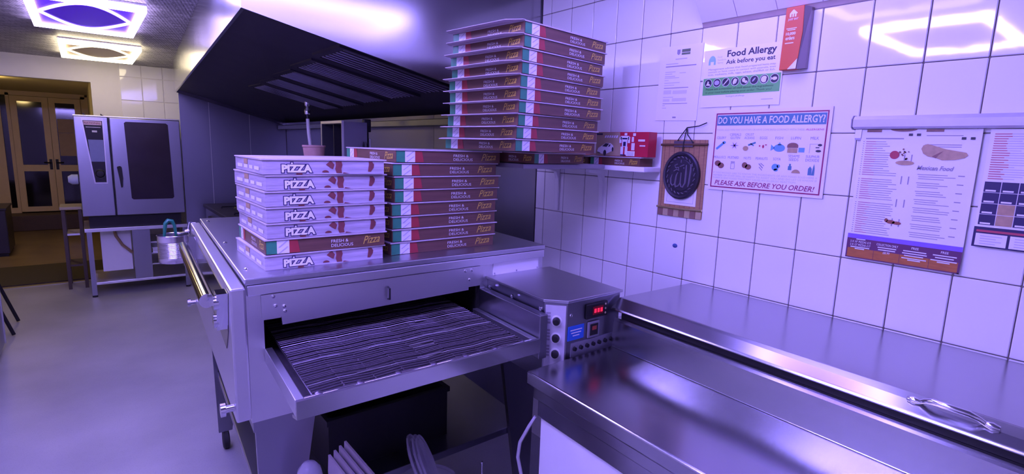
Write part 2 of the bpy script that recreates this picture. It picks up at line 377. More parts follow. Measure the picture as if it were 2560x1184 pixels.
# ================================================================== CEILING LAMPS
def lamp(i, cx, cy, hw, hl, fc, fs, pc, ps, label):
    t = thing('ceiling_light', label, 'ceiling light', (cx, cy, LAMP_Z), 0, 'rectangular LED frame lights along the ceiling')
    zt, zb, b = LAMP_Z - 0.002, LAMP_Z - 0.05, (0.030 if i == 0 else 0.045)
    obj('housing', G().box(cx-hw, cx+hw, cy-hl, cy+hl, LAMP_Z - 0.012, zt), PAINTW, t)
    em = emis('led_frame_glow', fc, fs); pm = emis('led_panel_glow', pc, ps); vm = emis('led_eye_glow', pc, ps * 0.45)
    for (x0, x1, y0, y1) in ((cx-hw, cx-hw+b, cy-hl, cy+hl), (cx+hw-b, cx+hw, cy-hl, cy+hl), (cx-hw+b, cx+hw-b, cy-hl, cy-hl+b), (cx-hw+b, cx+hw-b, cy+hl-b, cy+hl)):
        obj('led_bar', G().box(x0, x1, y0, y1, zb, LAMP_Z - 0.0125), em, t)
    obj('diffuser', G().box(cx-hw+b, cx+hw-b, cy-hl+b, cy+hl-b, LAMP_Z - 0.026, LAMP_Z - 0.014), pm, t)
    # eye-shaped light line inside the frame
    n = 16; X = hw - b - 0.005; Y = hl - b - 0.06
    up = [(cx - X + 2*X*k/n, cy + Y*math.sin(math.pi*k/n)) for k in range(n+1)]; dn = [(x, 2*cy - y) for x, y in up]
    for arc in (up, dn):
        obj('light_line', G().tube([(x, y, LAMP_Z - 0.030) for x, y in arc], 0.011, 6), emis('led_line_glow', fc, 3.0), t)
    obj('eye', G().prism([(cx + (x-cx)*0.9, cy + (y-cy)*0.82) for x, y in up] + [(cx + (x-cx)*0.9, cy + (y-cy)*0.82) for x, y in dn[-2:0:-1]], 'z', LAMP_Z - 0.030, LAMP_Z - 0.026), vm, t)
labs = ['violet LED frame light on the ceiling left of the prep counter', 'violet LED frame light on the ceiling above the prep counter', 'violet LED frame light on the ceiling above the aisle beside the oven',
        'large violet and white LED frame light at the upper left of the picture', 'pale yellow LED frame light on the ceiling above the combi oven']
for i, (l, lab) in enumerate(zip(LAMPS, labs)): lamp(i, *l, lab)

# ================================================================== EXTRACTION HOOD
def hs(y): return 0.495 + 0.071 * (y - 2.24)
HZF, HZW, HY0, HY1 = 2.125, 1.825, 2.246, 6.85
def hz(x, y): return HZF + (HZW - HZF) * (x - hs(y)) / (WX - 0.006 - hs(y))
hood = thing('extraction_hood', 'large stainless steel extraction hood on the wall above the cooking line', 'hood', (WX - 0.01, 4.5, 1.83))
XW = WX - 0.006; t_ = 0.012
g = G()
def hv(x, y, dz=0.0): return (x, y, hz(x, y) + dz)
ZC = 2.448
# near end, far end, aisle side
g.hexa([hv(hs(HY0), HY0), hv(XW, HY0), (XW, HY0, ZC), (hs(HY0), HY0, ZC)], [hv(hs(HY0)+.0, HY0+t_), hv(XW, HY0+t_), (XW, HY0+t_, ZC), (hs(HY0), HY0+t_, ZC)])
obj('end_panel', g, HOODM, hood)
g = G(); g.hexa([hv(hs(HY1), HY1-t_), hv(XW, HY1-t_), (XW, HY1-t_, ZC), (hs(HY1), HY1-t_, ZC)], [hv(hs(HY1), HY1), hv(XW, HY1), (XW, HY1, ZC), (hs(HY1), HY1, ZC)])
obj('end_panel', g, HOODM, hood)
g = G(); a, b = HY0 + t_, HY1 - t_
g.hexa([hv(hs(a), a), hv(hs(a)+t_, a), hv(hs(b)+t_, b), hv(hs(b), b)], [(hs(a), a, ZC), (hs(a)+t_, a, ZC), (hs(b)+t_, b, ZC), (hs(b), b, ZC)])
obj('side_panel', g, HOODM, hood)
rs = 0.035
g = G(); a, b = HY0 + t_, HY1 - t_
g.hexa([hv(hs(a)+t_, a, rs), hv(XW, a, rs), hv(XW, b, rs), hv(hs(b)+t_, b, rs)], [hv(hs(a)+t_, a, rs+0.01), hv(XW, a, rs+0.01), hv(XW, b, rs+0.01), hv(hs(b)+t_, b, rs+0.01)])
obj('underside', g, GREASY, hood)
g = G(); g.box(XW - 0.10, XW - 0.001, HY0 + 0.02, HY1 - 0.02, HZW - 0.045, HZW + 0.0, 0.004)
obj('gutter', g, mat('gutter_steel', (0.28, 0.30, 0.26), 0.35, 1.0, 0.2, 8), hood)
for k in range(5):
    y0 = 2.40 + 0.47 * k; y1 = y0 + 0.32
    sx = 0.071 * (y0 - 2.24)
    x0, x1 = 0.93 + sx, 1.50 + sx * 0.8
    g = G()
    for (xa, xb, ya, yb) in ((x0-.03, x0, y0-.02, y1+.02), (x1, x1+.03, y0-.02, y1+.02), (x0, x1, y0-.02, y0), (x0, x1, y1, y1+.02)):
        g.hexa([hv(xa, ya, .018), hv(xb, ya, .018), hv(xb, yb, .018), hv(xa, yb, .018)], [hv(xa, ya, rs), hv(xb, ya, rs), hv(xb, yb, rs), hv(xa, yb, rs)])
    fl = obj('baffle_filter', g, GREASY, hood)
    n = 7
    for j in range(n):
        ya = y0 + (y1 - y0) * (j + 0.12) / n; yb = y0 + (y1 - y0) * (j + 0.72) / n
        g = G(); g.hexa([hv(x0, ya, .014), hv(x1, ya, .014), hv(x1, yb, .022), hv(x0, yb, .022)], [hv(x0, ya, .02), hv(x1, ya, .02), hv(x1, yb, .028), hv(x0, yb, .028)])
        obj('slat', g, SLATM, fl)
# suppression nozzle drop
nz = obj('drop_pipe', G().tube([(1.445, 4.49, 1.83), (1.450, 4.49, 1.72), (1.462, 4.49, 1.60)], 0.014, 8), PAINTW, hood, True, label='thin white pipe hanging from the hood')
obj('rod', G().tube([(1.444, 4.49, 1.975), (1.445, 4.49, 1.83)], 0.008, 6), GREASY, nz)
obj('fitting', G().lathe([(0, .08), (.020, .08), (.020, .05), (.013, .04), (.024, .015), (.020, -.02), (0, -.03)], T(1.444, 4.49, 1.885), 16), CHROME, nz, True)
# ================================================================== CONVEYOR OVEN
OX0, OX1, OY0, OY1, OZ0, OZ1 = 0.341, 1.498, 1.66, 3.05, 0.80, 1.251
SHK = 0.07
XF = lambda p: (p[0] + SHK * (p[1] - OY0), p[1], p[2])
ov = thing('conveyor_oven', 'stainless steel conveyor pizza oven with wire belt on a legged stand', 'oven', (0.95, 2.3, 0.0))
# chamber shell with an open mouth at the front
MX0, MX1, MZ0, MZ1 = 0.387, 1.176, 0.985, 1.118
g = G()
g.box(OX0, OX1, OY0 + 0.50, OY1, OZ0, 1.232)
g.box(OX0, MX0, OY0, OY0 + 0.50, OZ0, 1.232); g.box(MX1, OX1, OY0, OY0 + 0.50, OZ0, 1.232)
g.box(MX0, MX1, OY0, OY0 + 0.50, OZ0, MZ0); g.box(MX0, MX1, OY0, OY0 + 0.50, MZ1, 1.232)
obj('body', g, STEEL, ov)
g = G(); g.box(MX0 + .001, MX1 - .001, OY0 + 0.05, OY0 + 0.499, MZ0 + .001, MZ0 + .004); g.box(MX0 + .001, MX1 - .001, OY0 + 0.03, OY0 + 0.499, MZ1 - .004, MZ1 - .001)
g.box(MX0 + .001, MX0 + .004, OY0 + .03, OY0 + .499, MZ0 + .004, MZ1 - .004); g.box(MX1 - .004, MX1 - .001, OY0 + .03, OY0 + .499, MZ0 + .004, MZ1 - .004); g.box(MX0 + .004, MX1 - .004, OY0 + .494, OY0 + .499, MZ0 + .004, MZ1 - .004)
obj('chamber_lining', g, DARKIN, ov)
obj('top_plate', G().box(OX0 - 0.004, OX1 + 0.004, OY0 - 0.012, OY1 + 0.005, 1.2325, 1.252, 0.004), STEELD, ov)
obj('front_lip', G().box(OX0 + 0.002, OX1 - 0.002, OY0 - 0.014, OY0 - 0.0005, 1.200, 1.2315, 0.003), STEEL, ov)
g = G(); g.prism([(0.381, 1.198), (0.381, 1.128), (0.436, 1.124), (0.438, 1.098), (1.117, 1.110), (1.117, 1.128), (1.172, 1.128), (1.172, 1.198)], 'y', OY0 - 0.010, OY0 - 0.0005)
ap = obj('front_apron', g, STEEL, ov)
obj('apron_handle', G().tube([(0.785, OY0 - .010, 1.168), (0.785, OY0 - .026, 1.166), (0.785, OY0 - .026, 1.128), (0.785, OY0 - .010, 1.126)], 0.0035, 6), BLACK, ap)
for x, z in ((0.415, 1.19), (0.42, 1.16), (0.445, 1.155), (0.447, 1.14), (1.10, 1.186), (1.13, 1.186), (1.12, 1.150)):
    obj('screw', G().lathe([(0, .004), (.005, .003), (.006, 0)], T(x, OY0 - .010, z, math.pi/2), 10), CHROME, ap)
obj('name_plate', G().box(1.237, 1.472, OY0 - .004, OY0 - .0005, 1.152, 1.232), PAINTW, ov)
for x, z in ((1.243, 1.158), (1.243, 1.226), (1.466, 1.158), (1.466, 1.226), (1.355, 1.158)):
    obj('screw', G().lathe([(0, .003), (.003, .002), (.0035, 0)], T(x, OY0 - .004, z, math.pi/2), 8), GREYINK, ov)
for x, y in ((0.362, 1.78), (0.362, 2.28), (0.362, 2.92), (0.70, 3.02), (1.0, 3.02)):
    obj('top_screw', G().lathe([(0, .006), (.006, .004), (.008, 0)], T(x, y, 1.252), 10), CHROME, ov)
# side loading door on the left
g = G(); g.box(0.292, 0.333, OY0 - 0.062, OY1 - 0.05, 0.842, 1.240, 0.006)
sd = obj('side_door', g, STEEL, ov)
obj('door_window', G().prism([(1.64, 1.205), (2.90, 1.205), (2.90, 1.10), (1.72, 1.03), (1.66, 1.10)], 'x', 0.2895, 0.2918), mat('tinted_window', (0.16, 0.14, 0.14), 0.08, 0.9, 0.05), sd)
for p_ in ([(1.62, 1.225), (1.68, 1.225), (1.70, 1.13), (1.66, 1.11)], [(2.66, 1.225), (2.72, 1.225), (2.72, 1.14), (2.68, 1.12)]): obj('handle_bracket', G().prism(p_, 'x', 0.262, 0.2905), CHROME, sd)
obj('handle_bar', G().tube([(0.245, 1.70, 1.19), (0.240, 2.66, 1.185)], 0.021, 14), CHROME, sd, True)
for (y, z) in ((1.645, 1.195), (1.67, 1.135), (1.62, 0.885), (2.93, 0.86)):
    M = T(0.2905, y, z, 0, -math.pi/2)
    obj('latch_pin', G().lathe([(0, 0), (.011, 0), (.011, .022), (.020, .023), (.020, .036), (0, .038)], M, 12), CHROME, sd, True)
# conveyor tray
TX0, TX1, TY, BZ = 0.385, 1.165, 1.252, 1.030
for a in (TX0, TX1 - 0.022): obj('tray_side', G().box(a, a + 0.022, TY + .013, OY0 - .001, 0.985, BZ, 0.002), STEEL, ov)
g = G(); g.prism([(TY, BZ + .002), (TY, 0.985), (TY + .05, 0.970), (TY + .055, 0.976), (TY + .012, 0.99), (TY + .012, BZ + .002)], 'x', TX0, TX1)
obj('tray_front', g, STEELX, ov)
obj('crumb_pan', G().box(TX0 + .023, TX1 - .023, TY + .02, OY0 + 0.48, 0.988, 0.994), CRUST, ov)
# wire belt
NB = 62; ya, yb = TY + 0.02, OY0 + 0.47
for k in range(NB):
    y = ya + (yb - ya) * k / (NB - 1)
    dip = random.uniform(-0.0015, 0.0015); dy = random.uniform(-.0015, .0015)
    xs = [TX0 + 0.045 + (TX1 - TX0 - 0.09) * q / 8 for q in range(9)]
    pts = []
    for q, x in enumerate(xs):
        pts.append((x, y + dy + (0.004 if q % 2 else -0.004), 1.027 + dip))
    obj('belt_wire', G().tube(pts, 0.0021, 5), BELTBAR if k % 11 == 5 else WIRE, ov)
for q in range(9):
    x = TX0 + 0.045 + (TX1 - TX0 - 0.09) * q / 8
    obj('belt_link', G().tube([(x, ya - .004, 1.0235), (x, yb, 1.0235)], 0.0026, 5), WIRE, ov)
for q in range(7):
    x = TX0 + 0.06 + (TX1 - TX0 - 0.12) * q / 6
    obj('sprocket', G().lathe([(0, -.009), (.014, -.009), (.017, -.003), (.017, .003), (.014, .009), (0, .009)], T(x, TY + 0.028, 1.016, 0, math.pi/2), 10), WIRE, ov, True)
obj('belt_shaft', G().tube([(TX0 + .023, TY + .026, 1.0215), (TX1 - .023, TY + .026, 1.0215)], 0.0075, 10), CHROME, ov, True)
for k in range(8):
    x0 = TX0 + 0.08 + random.random() * 0.55; y = ya + 0.06 + random.random() * 0.33
    obj('bright_segment', G().box(x0, x0 + random.uniform(.06, .11), y, y + .007, 1.0285, 1.0302), BELTBAR, ov)
# guard beside the belt and control box
g = G(); g.prism([(TX1 + .004, OY0 - .001), (TX1 + .004, 1.262), (TX1 + .038, 1.262), (TX1 + .038, OY0 - .001)], 'z', 0.955, 1.108, 0.003)
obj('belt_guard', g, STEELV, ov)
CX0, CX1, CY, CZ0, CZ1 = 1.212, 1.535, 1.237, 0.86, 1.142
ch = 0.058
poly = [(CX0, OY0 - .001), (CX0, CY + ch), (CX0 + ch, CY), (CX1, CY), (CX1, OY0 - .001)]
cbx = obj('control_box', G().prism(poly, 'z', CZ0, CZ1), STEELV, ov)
cx, cy_ = (CX0 + CX1) / 2, (CY + OY0) / 2
big = [(CX0 - .008, OY0 - .001), (CX0 - .008, CY + ch - .004), (CX0 + ch - .004, CY - .008), (CX1 + .008, CY - .008), (CX1 + .008, OY0 - .001)]
obj('control_box_lid', G().prism(big, 'z', CZ1 + .0005, CZ1 + .010, 0.002), STEELD, cbx)
for x, y in ((CX0 - .010, 1.30), (CX0 - .010, 1.47), (CX0 - .010, 1.62)):
    obj('screw', G().lathe([(0, .008), (.007, .006), (.008, 0)], T(x, y, 1.118, 0, -math.pi/2), 10), CHROME, cbx)
# chamfer panel with dials
cm = Vector((CX0 + ch/2, CY + ch/2, 0)); cd = Vector((1, -1, 0)).normalized(); cn = Vector((-1, -1, 0)).normalized()
def cp(u, z, o): p = cm + cd * u + cn * o; return (p.x, p.y, z)
g = G(); g.hexa([cp(-.036, .87, .0005), cp(.036, .87, .0005), cp(.036, 1.132, .0005), cp(-.036, 1.132, .0005)], [cp(-.036, .87, .003), cp(.036, .87, .003), cp(.036, 1.132, .003), cp(-.036, 1.132, .003)])
dp = obj('dial_panel', g, mat('pale_panel', (0.62, 0.60, 0.66), 0.35, 0.3, 0.1), cbx)
for z in (1.078, 1.018, 0.962):
    Mk = Matrix(((cd.x, 0, cn.x, 0), (cd.y, 0, cn.y, 0), (0, 1, 0, 0), (0, 0, 0, 1))); Mk.translation = Vector(cp(.004, z, .003))
    dl = obj('dial', G().lathe([(0, .003), (.019, .003), (.019, .0)], Mk, 20), PAINTW, dp)
    obj('knob', G().lathe([(0, .022), (.010, .021), (.013, .014), (.014, .003)], Mk, 16), BLACK, dl, True)
    gg = G(); 
    for k in range(4):
        z0 = z + .022 - k * .011
        gg.quad(cp(-.033, z0, .0034), cp(-.017, z0, .0034), cp(-.017, z0 + .007, .0034), cp(-.033, z0 + .007, .0034))
    obj('dial_print', gg, GREYINK, dp)
# front instruments
g = G(); g.box(1.355, 1.462, CY - .010, CY - .0005, 1.070, 1.124, 0.003)
ds = obj('controller', g, BLACK, cbx)
obj('display', G().box(1.385, 1.437, CY - .0115, CY - .0102, 1.083, 1.112), mat('red_display', (0.10, 0.004, 0.01), 0.3, 0, 0.05, emit=(0.8, 0.01, 0.03), estr=0.04), ds)
g = G()
for i in range(3): g.box(1.391 + i * .0155, 1.402 + i * .0155, CY - .0122, CY - .0116, 1.090, 1.105)
obj('digits', g, emis('red_led', (1.0, 0.02, 0.08), 0.8), ds)
for z in (1.116, 1.100, 1.084): obj('button', G().lathe([(0, .002), (.0035, .0015), (.004, 0)], T(1.450, CY - .010, z - .002, math.pi/2), 10), CARDINS, ds)
g = G(); g.box(1.368, 1.425, CY - .009, CY - .0005, 1.000, 1.058, 0.003)
tm = obj('timer', g, mat('grey_bezel', (0.25, 0.24, 0.28), 0.4, 0.2), cbx)
obj('timer_face', G().box(1.377, 1.416, CY - .0105, CY - .0092, 1.009, 1.050), BLACK, tm)
obj('timer_digits', G().box(1.386, 1.408, CY - .0112, CY - .0106, 1.028, 1.042), mat('dim_red', (0.35, 0.05, 0.03), 0.4, 0, 0.3, 90), tm)
g = G(); g.box(1.276, 1.352, CY - .0025, CY - .0005, 1.006, 1.056)
st = obj('blue_sticker', g, mat('blue_sticker', (0.02, 0.13, 0.62), 0.4, 0, 0.05), cbx)
g = G()
for z, w_ in ((1.040, .028), (1.030, .024), (1.020, .016)): g.box(1.314 - w_, 1.314 + w_, CY - .0030, CY - .0026, z, z + .0035)
obj('sticker_print', g, PAPER, st)
g = G(); g.box(1.292, 1.530, CY - .003, CY - .0005, 0.945, 0.995)
bp_ = obj('button_plate', g, mat('grey_plate', (0.32, 0.31, 0.36), 0.4, 0.5), cbx)
for k in range(7):
    obj('push_button', G().lathe([(0, .009), (.007, .008), (.008, 0)], T(1.308 + .031 * k, CY - .003, 0.974, math.pi/2), 12), BLACK, bp_, True)
obj('stay', G().box(1.33, 1.52, CY - .006, CY - .003, 0.930, 0.938), CHROME, cbx)
for x, z in ((1.288, 1.096), (1.520, 1.090)): obj('screw', G().lathe([(0, .003), (.005, .002), (.006, 0)], T(x, CY, z, math.pi/2), 10), CHROME, cbx)
# stand
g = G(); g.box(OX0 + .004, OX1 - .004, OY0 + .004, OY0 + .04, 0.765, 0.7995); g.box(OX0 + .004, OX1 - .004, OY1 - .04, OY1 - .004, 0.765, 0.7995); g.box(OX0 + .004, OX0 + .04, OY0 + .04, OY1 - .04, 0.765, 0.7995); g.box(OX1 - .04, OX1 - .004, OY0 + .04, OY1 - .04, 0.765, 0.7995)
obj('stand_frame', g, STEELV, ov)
for (xa, xb, s) in ((OX0 + .01, OX0 + .19, 1), (OX1 - .01, OX1 - .19, -1)):
    for (y0, y1) in ((OY0 + .008, OY0 + .03), (OY1 - .03, OY1 - .008)):
        g = G(); g.prism([(xa, 0.764), (xb, 0.764), (xa + s * .075, 0.10), (xa + s * .01, 0.10)], 'y', y0, y1)
        lg = obj('leg', g, STEELV, ov)
        xc = xa + s * .043; yc = (y0 + y1) / 2
        obj('caster', G().lathe([(0, -.016), (.04, -.016), (.05, -.01), (.05, .01), (.04, .016), (0, .016)], T(xc, yc, .05, 0, math.pi/2), 16), RUBBER, lg, True)
obj('lower_shelf', G().box(OX0 + .03, OX1 - .03, OY0 + .035, OY1 - .035, 0.415, 0.445, 0.003), STEELV, ov)
for x in (1.02, 1.18):
    obj('brace_bar', G().tube([(x, OY0 + .05, 0.775), (x - .02, OY1 - .10, 0.775)], 0.012, 6), STEEL, ov)
XF = None
def sx(x, y): return x + SHK * (y - OY0)

crate = thing('storage_crate', 'black plastic crate on the oven stand shelf', 'crate', (0.85, 2.0, 0.445))
g = G(); x0, x1, y0, y1 = 0.62, 1.12, 1.80, 2.30
g.box(x0, x1, y0, y1, 0.4455, 0.455); g.box(x0, x0+.012, y0, y1, .455, .66); g.box(x1-.012, x1, y0, y1, .455, .66); g.box(x0+.012, x1-.012, y0, y0+.012, .455, .66); g.box(x0+.012, x1-.012, y1-.012, y1, .455, .66)
obj('body', g, BLACK, crate)
obj('rim', G().box(x0-.008, x0, y0-.008, y1+.008, .64, .66).box(x1, x1+.008, y0-.008, y1+.008, .64, .66).box(x0, x1, y0-.008, y0, .64, .66).box(x0, x1, y1, y1+.008, .64, .66), BLACK, crate)

# ================================================================== PIZZA BOXES
def make_box(kind, w_, d_, h, label, cat='pizza box'):
    t = thing('pizza_box', label, cat)
    e = 0.0016
    body_m = CARDBROWN if kind == 'brown' else CARDWOOD
    obj('tray', G().box(0, w_, 0, d_, 0, h - .0065), body_m, t, local=True)
    g = G(); g.hexa([(-.003, -.004, h - .0062), (w_ + .008, -.004, h - .0048), (w_ + .008, d_ + .002, h - .0048), (-.003, d_ + .002, h - .0062)],
                    [(-.003, -.004, h - .0022), (w_ + .008, -.004, h - .0008), (w_ + .008, d_ + .002, h - .0008), (-.003, d_ + .002, h - .0022)])
    obj('lid', g, CARDEDGE, t, local=True)
    H = h - .0065
    fr = FRONT(0, -.0003, 0); sd_ = SIDE(-.0003, d_, 0)
    if kind == 'brown':
        fw = min(0.036, w_ * .085)
        for f, W in ((fr, w_), (sd_, d_)):
            Flat(f).rect(0.002, 0.001, fw, H - .001).build('green_stripe', FLAGG, t)
            fwht = Flat(f).rect(fw, 0.001, 2 * fw + .004, H - .001).build('white_stripe', FLAGW, t)
            q = Flat(f, .0012)
            for a in (0.0, 0.45): q.poly([(fw + .004, H * (a + .05)), (fw + .008, H * (a + .02)), (2*fw + .001, H * (a + .50)), (2*fw - .003, H * (a + .53))])
            o_ = q.build('fold_shade', FLAGS, fwht)
            Flat(f).poly([(2*fw + .004, .001), (3.1*fw, .001), (2.9*fw, H - .001), (2*fw + .004, H - .001)]).build('red_stripe', FLAGR, t)
            u = W * .52; tw = W * .19
            q = Flat(f, .0009); q.text('FRESH &', u, H * .52, u + tw * .78, H * .76, 0, 0.0); q.text('DELICIOUS', u, H * .18, u + tw, H * .42, 0, 0.0)
            q.build('lettering', FLAGW, t)
            Flat(f, .0009).text('Pizza', W * .80, H * .20, W * .955, H * .84, .40, .004, H * .10).build('script_lettering', GOLD, t)
    else:
        for f, W in ((fr, w_),):
            q = Flat(f, .0008); q.text('PIZZA', W*.145, H*.18, W*.370, H*.68, 0, .13); q.rect(W*.206, H*.68, W*.234, H*.92)
            q.build('lettering_outline', NAVY, t)
            q = Flat(f, .0014); q.text('PIZZA', W*.145, H*.18, W*.370, H*.68, 0, .055); q.rect(W*.213, H*.75, W*.227, H*.86)
            q.build('lettering', FLAGW, t)
            def chili(pts, ws):
                L_, R2 = [], []; q = Flat(f, .0008)
                for i, (a, b) in enumerate(pts):
                    L_.append((a - ws[i], b)); R2.append((a + ws[i], b))
                for i in range(len(pts) - 1):
                    q.poly([L_[i], R2[i], R2[i+1], L_[i+1]])
                q.build('chilli_print', CHILI, t)
            chili([(W*.595, H*.98), (W*.60, H*.7), (W*.592, H*.4), (W*.60, H*.1)], [.010, .011, .010, .009])
            chili([(W*.875, H*.98), (W*.885, H*.75), (W*.88, H*.5), (W*.865, H*.2)], [.006, .009, .009, .005])
            chili([(W*.53, H*.98), (W*.525, H*.72), (W*.545, H*.40)], [.003, .014, .001])
            Flat(f, .0008).ell(W*.485, H*.15, .011, H*.16, 14, 0, math.pi).build('pepper_print', CHILI, t); chili([(W*.275, H*.16), (W*.275, 0.0)], [.009, .009])
            chili([(W*.66, H*.06), (W*.64, H*.14)], [.012, .002])
            q = Flat(f, .0008)
            for k in range(5): q.rect(W*(.62 + .03*k), H*(.2 + .13*k), W*(.80 - .02*k), H*(.2 + .13*k) + .0006)
            for k in range(4): q.rect(W*.02, H*(.2 + .2*k), W*.12, H*(.2 + .2*k) + .0006)
            q.build('plank_lines', FLAGS, t)
        q = Flat(sd_, .0008)
        for k, (a, b) in enumerate(((.10, .30), (.36, .50), (.56, .68), (.74, .90))): q.rect(d_*a, H*.25, d_*b, H*.52)
        q.build('side_lettering', FLAGW, t)
        Flat(sd_, .0008).rect(d_*.36, H*.55, d_*.50, H*.95).build('side_art', TANP, t)
    return t
def place(proto, used, x, y, z, rz, label, group, scale=None):
    o = proto if not used[0] else copy_tree(proto)
    used[0] = True
    o.matrix_basis = T(x, y, z, 0, 0, rz) ; o['label'] = label; o['group'] = group
    return o
ORD = ['top', 'second from the top', 'third from the top', 'fourth from the top', 'fifth from the top', 'sixth from the top', 'seventh from the top', 'eighth from the top', 'ninth from the top', 'tenth from the top', 'bottom']
# left stack on the oven
PH = 0.0492
wproto, wu = make_box('white', 0.388, 0.385, PH, 'x'), [False]
bproto15, bu15 = make_box('brown', 0.388, 0.385, PH, 'x'), [False]
jx = [0.428, 0.436, 0.432, 0.434, 0.433, 0.425, 0.424]
jr = [-0.015, 0.02, 0.0, 0.01, -0.01, -0.02, 0.0]
for k in range(7):                      # k = 0 is the top one
    z = 1.2525 + PH * (6 - k); lab = 'bottom' if k == 6 else ORD[k]
    if k == 5: place(bproto15, bu15, jx[k] - .008, 1.728, z, jr[k], 'brown FRESH & DELICIOUS pizza box among the white ones of the left oven stack', 'pizza boxes in the left stack on the oven')
    else: place(wproto, wu, jx[k] - .01, 1.728, z, jr[k], 'white plank-printed PIZZA box, %s of the left stack on the oven' % lab, 'pizza boxes in the left stack on the oven')
# right stack on the oven
PB = 0.0478
bproto18, bu18 = make_box('brown', 0.460, 0.450, PB, 'x'), [False]
jx = [0.866, 0.855, 0.862, 0.862, 0.851, 0.853, 0.853, 0.847]; jr = [0.0, .012, -.01, .006, -.006, .008, 0.0, .004]
for k in range(8):
    z = 1.2525 + PB * (7 - k); lab = 'bottom' if k == 7 else ORD[k]
    place(bproto18, bu18, jx[k], 1.757 + (0 if k else -.004), z, jr[k], 'brown FRESH & DELICIOUS pizza box, %s of the right stack on the oven' % lab, 'pizza boxes in the right stack on the oven')
# tall stack on the wall shelf: deeper boxes whose front flaps stand out to the left
SB = 0.0445
tproto = make_box('brown', 0.478, 0.385, SB, 'x'); tu = [False]
g = G(); n = 10
top, bot = [], []
for i in range(n + 1):
    y = -.004 + (0.385 + .01) * i / n; o_ = 0.058 if 0 < i < n else 0.012
    top.append((-.003 - o_, y, SB - .001 - .005 * (o_ / .058))); bot.append((-.003, y, SB - .001))
for i in range(n):
    g.hexa([(bot[i][0], bot[i][1], bot[i][2]-.002), (top[i][0], top[i][1], top[i][2]-.002), (top[i+1][0], top[i+1][1], top[i+1][2]-.002), (bot[i+1][0], bot[i+1][1], bot[i+1][2]-.002)], [bot[i], top[i], top[i+1], bot[i+1]])
obj('flap', g, CARDEDGE, tproto, local=True)
bot = make_box('brown', 0.30, 0.30, SB, 'brown pizza box at the bottom of the tall shelf stack, smaller than those above'); bot.matrix_basis = T(1.378, 1.60, 1.5925, rz=0.08); bot['group'] = 'pizza boxes in the tall stack on the wall shelf'
for k in range(10):
    z = 1.5955 + SB * (10 - k); lab = ORD[k]
    place(tproto, tu, 1.218 - 0.0022 * k + random.uniform(-.004, .004), 1.49 + random.uniform(-.004, .004), z, 0.12 + random.uniform(-.015, .015), 'brown FRESH & DELICIOUS pizza box, %s of the tall shelf stack' % lab, 'pizza boxes in the tall stack on the wall shelf')
# ================================================================== WALL SHELF AND ITS SMALL BOXES
sh = thing('wall_shelf', 'narrow white wall shelf carrying the tall pizza box stack', 'shelf', (1.88, 1.8, 1.56))
obj('board', G().box(1.835, WX - .001, 1.425, 1.735, 1.566, 1.588, .003), PAINTW, sh)
obj('board', G().box(1.835, WX - .001, 1.742, 2.10, 1.563, 1.585, .003), PAINTW, sh)
obj('deep_board', G().box(1.36, 1.834, 1.64, 2.08, 1.570, 1.590, .003), mat('grey_shelf', (0.30, 0.29, 0.33), 0.4, 0.2), sh)
for y in (1.752, 2.06):
    g = G(); g.prism([(WX - .001, 1.5625), (WX - .11, 1.5625), (WX - .112, 1.552), (WX - .03, 1.54), (WX - .014, 1.50), (WX - .008, 1.335), (WX - .001, 1.335)], 'y', y - .011, y + .011)
    br = obj('bracket', g, PAINTW, sh)
    obj('screw', G().lathe([(0, .003), (.006, .002), (.007, 0)], T(WX - .012, y, 1.53, 0, -math.pi/2), 8), BLACK, br)
def small_box(y1, y0, z, label, d=0.085):
    W = y1 - y0
    t = make_box('brown', W, d, 0.040, label)
    t.matrix_basis = T(1.840, y1, z, 0, 0, -math.pi/2); t['group'] = 'small brown boxes on the wall shelf'
small_box(2.09, 1.755, 1.5855, 'small brown pizza box with raised lid beside the tall shelf stack')
small_box(1.737, 1.452, 1.5885, 'small brown pizza box on the shelf underneath the toy box')
fl = thing('loose_lid', 'open printed lid lying on the small shelf box beside the tall stack', 'box lid', (1.86, 1.92, 1.626))
g = G(); g.hexa([(1.825, 2.08, 1.628), (1.83, 1.76, 1.628), (1.93, 1.76, 1.634), (1.93, 2.08, 1.634)], [(1.825, 2.08, 1.631), (1.83, 1.76, 1.631), (1.93, 1.76, 1.637), (1.93, 2.08, 1.637)])
obj('panel', g, mat('pink_orange_print', (0.62, 0.25, 0.16), 0.45, 0, 0.4, 14), fl)
# toy box
M = Matrix(((0, 0, -1, 1.850), (-1, 0, 0, 1.715), (0, 1, 0, 1.6295), (0, 0, 0, 1)))
ty = thing('toy_box', 'red and tan toy car and robot box on the wall shelf', 'toy box', M=M)
W, Hh = 0.292, 0.104
obj('carton', G().box(0, W, 0, Hh, -.055, 0), mat('red_carton', (0.42, 0.02, 0.05), 0.3, 0, 0.15, 20), ty, local=True)
Flat(ID).poly([(.001, .001), (W*.55, .001), (W*.50, Hh*.35), (W*.47, Hh-.001), (.001, Hh-.001)]).build('tan_panel', mat('tan_panel_print', (0.36, 0.26, 0.17), 0.35, 0, 0.25, 14), ty)
c = Flat(ID, .0012)
c.poly([(W*.03, Hh*.18), (W*.06, Hh*.10), (W*.20, Hh*.06), (W*.33, Hh*.20), (W*.36, Hh*.34), (W*.35, Hh*.44), (W*.30, Hh*.53), (W*.20, Hh*.54), (W*.12, Hh*.42), (W*.05, Hh*.32)])
c.build('car_picture', FLAGW, ty)
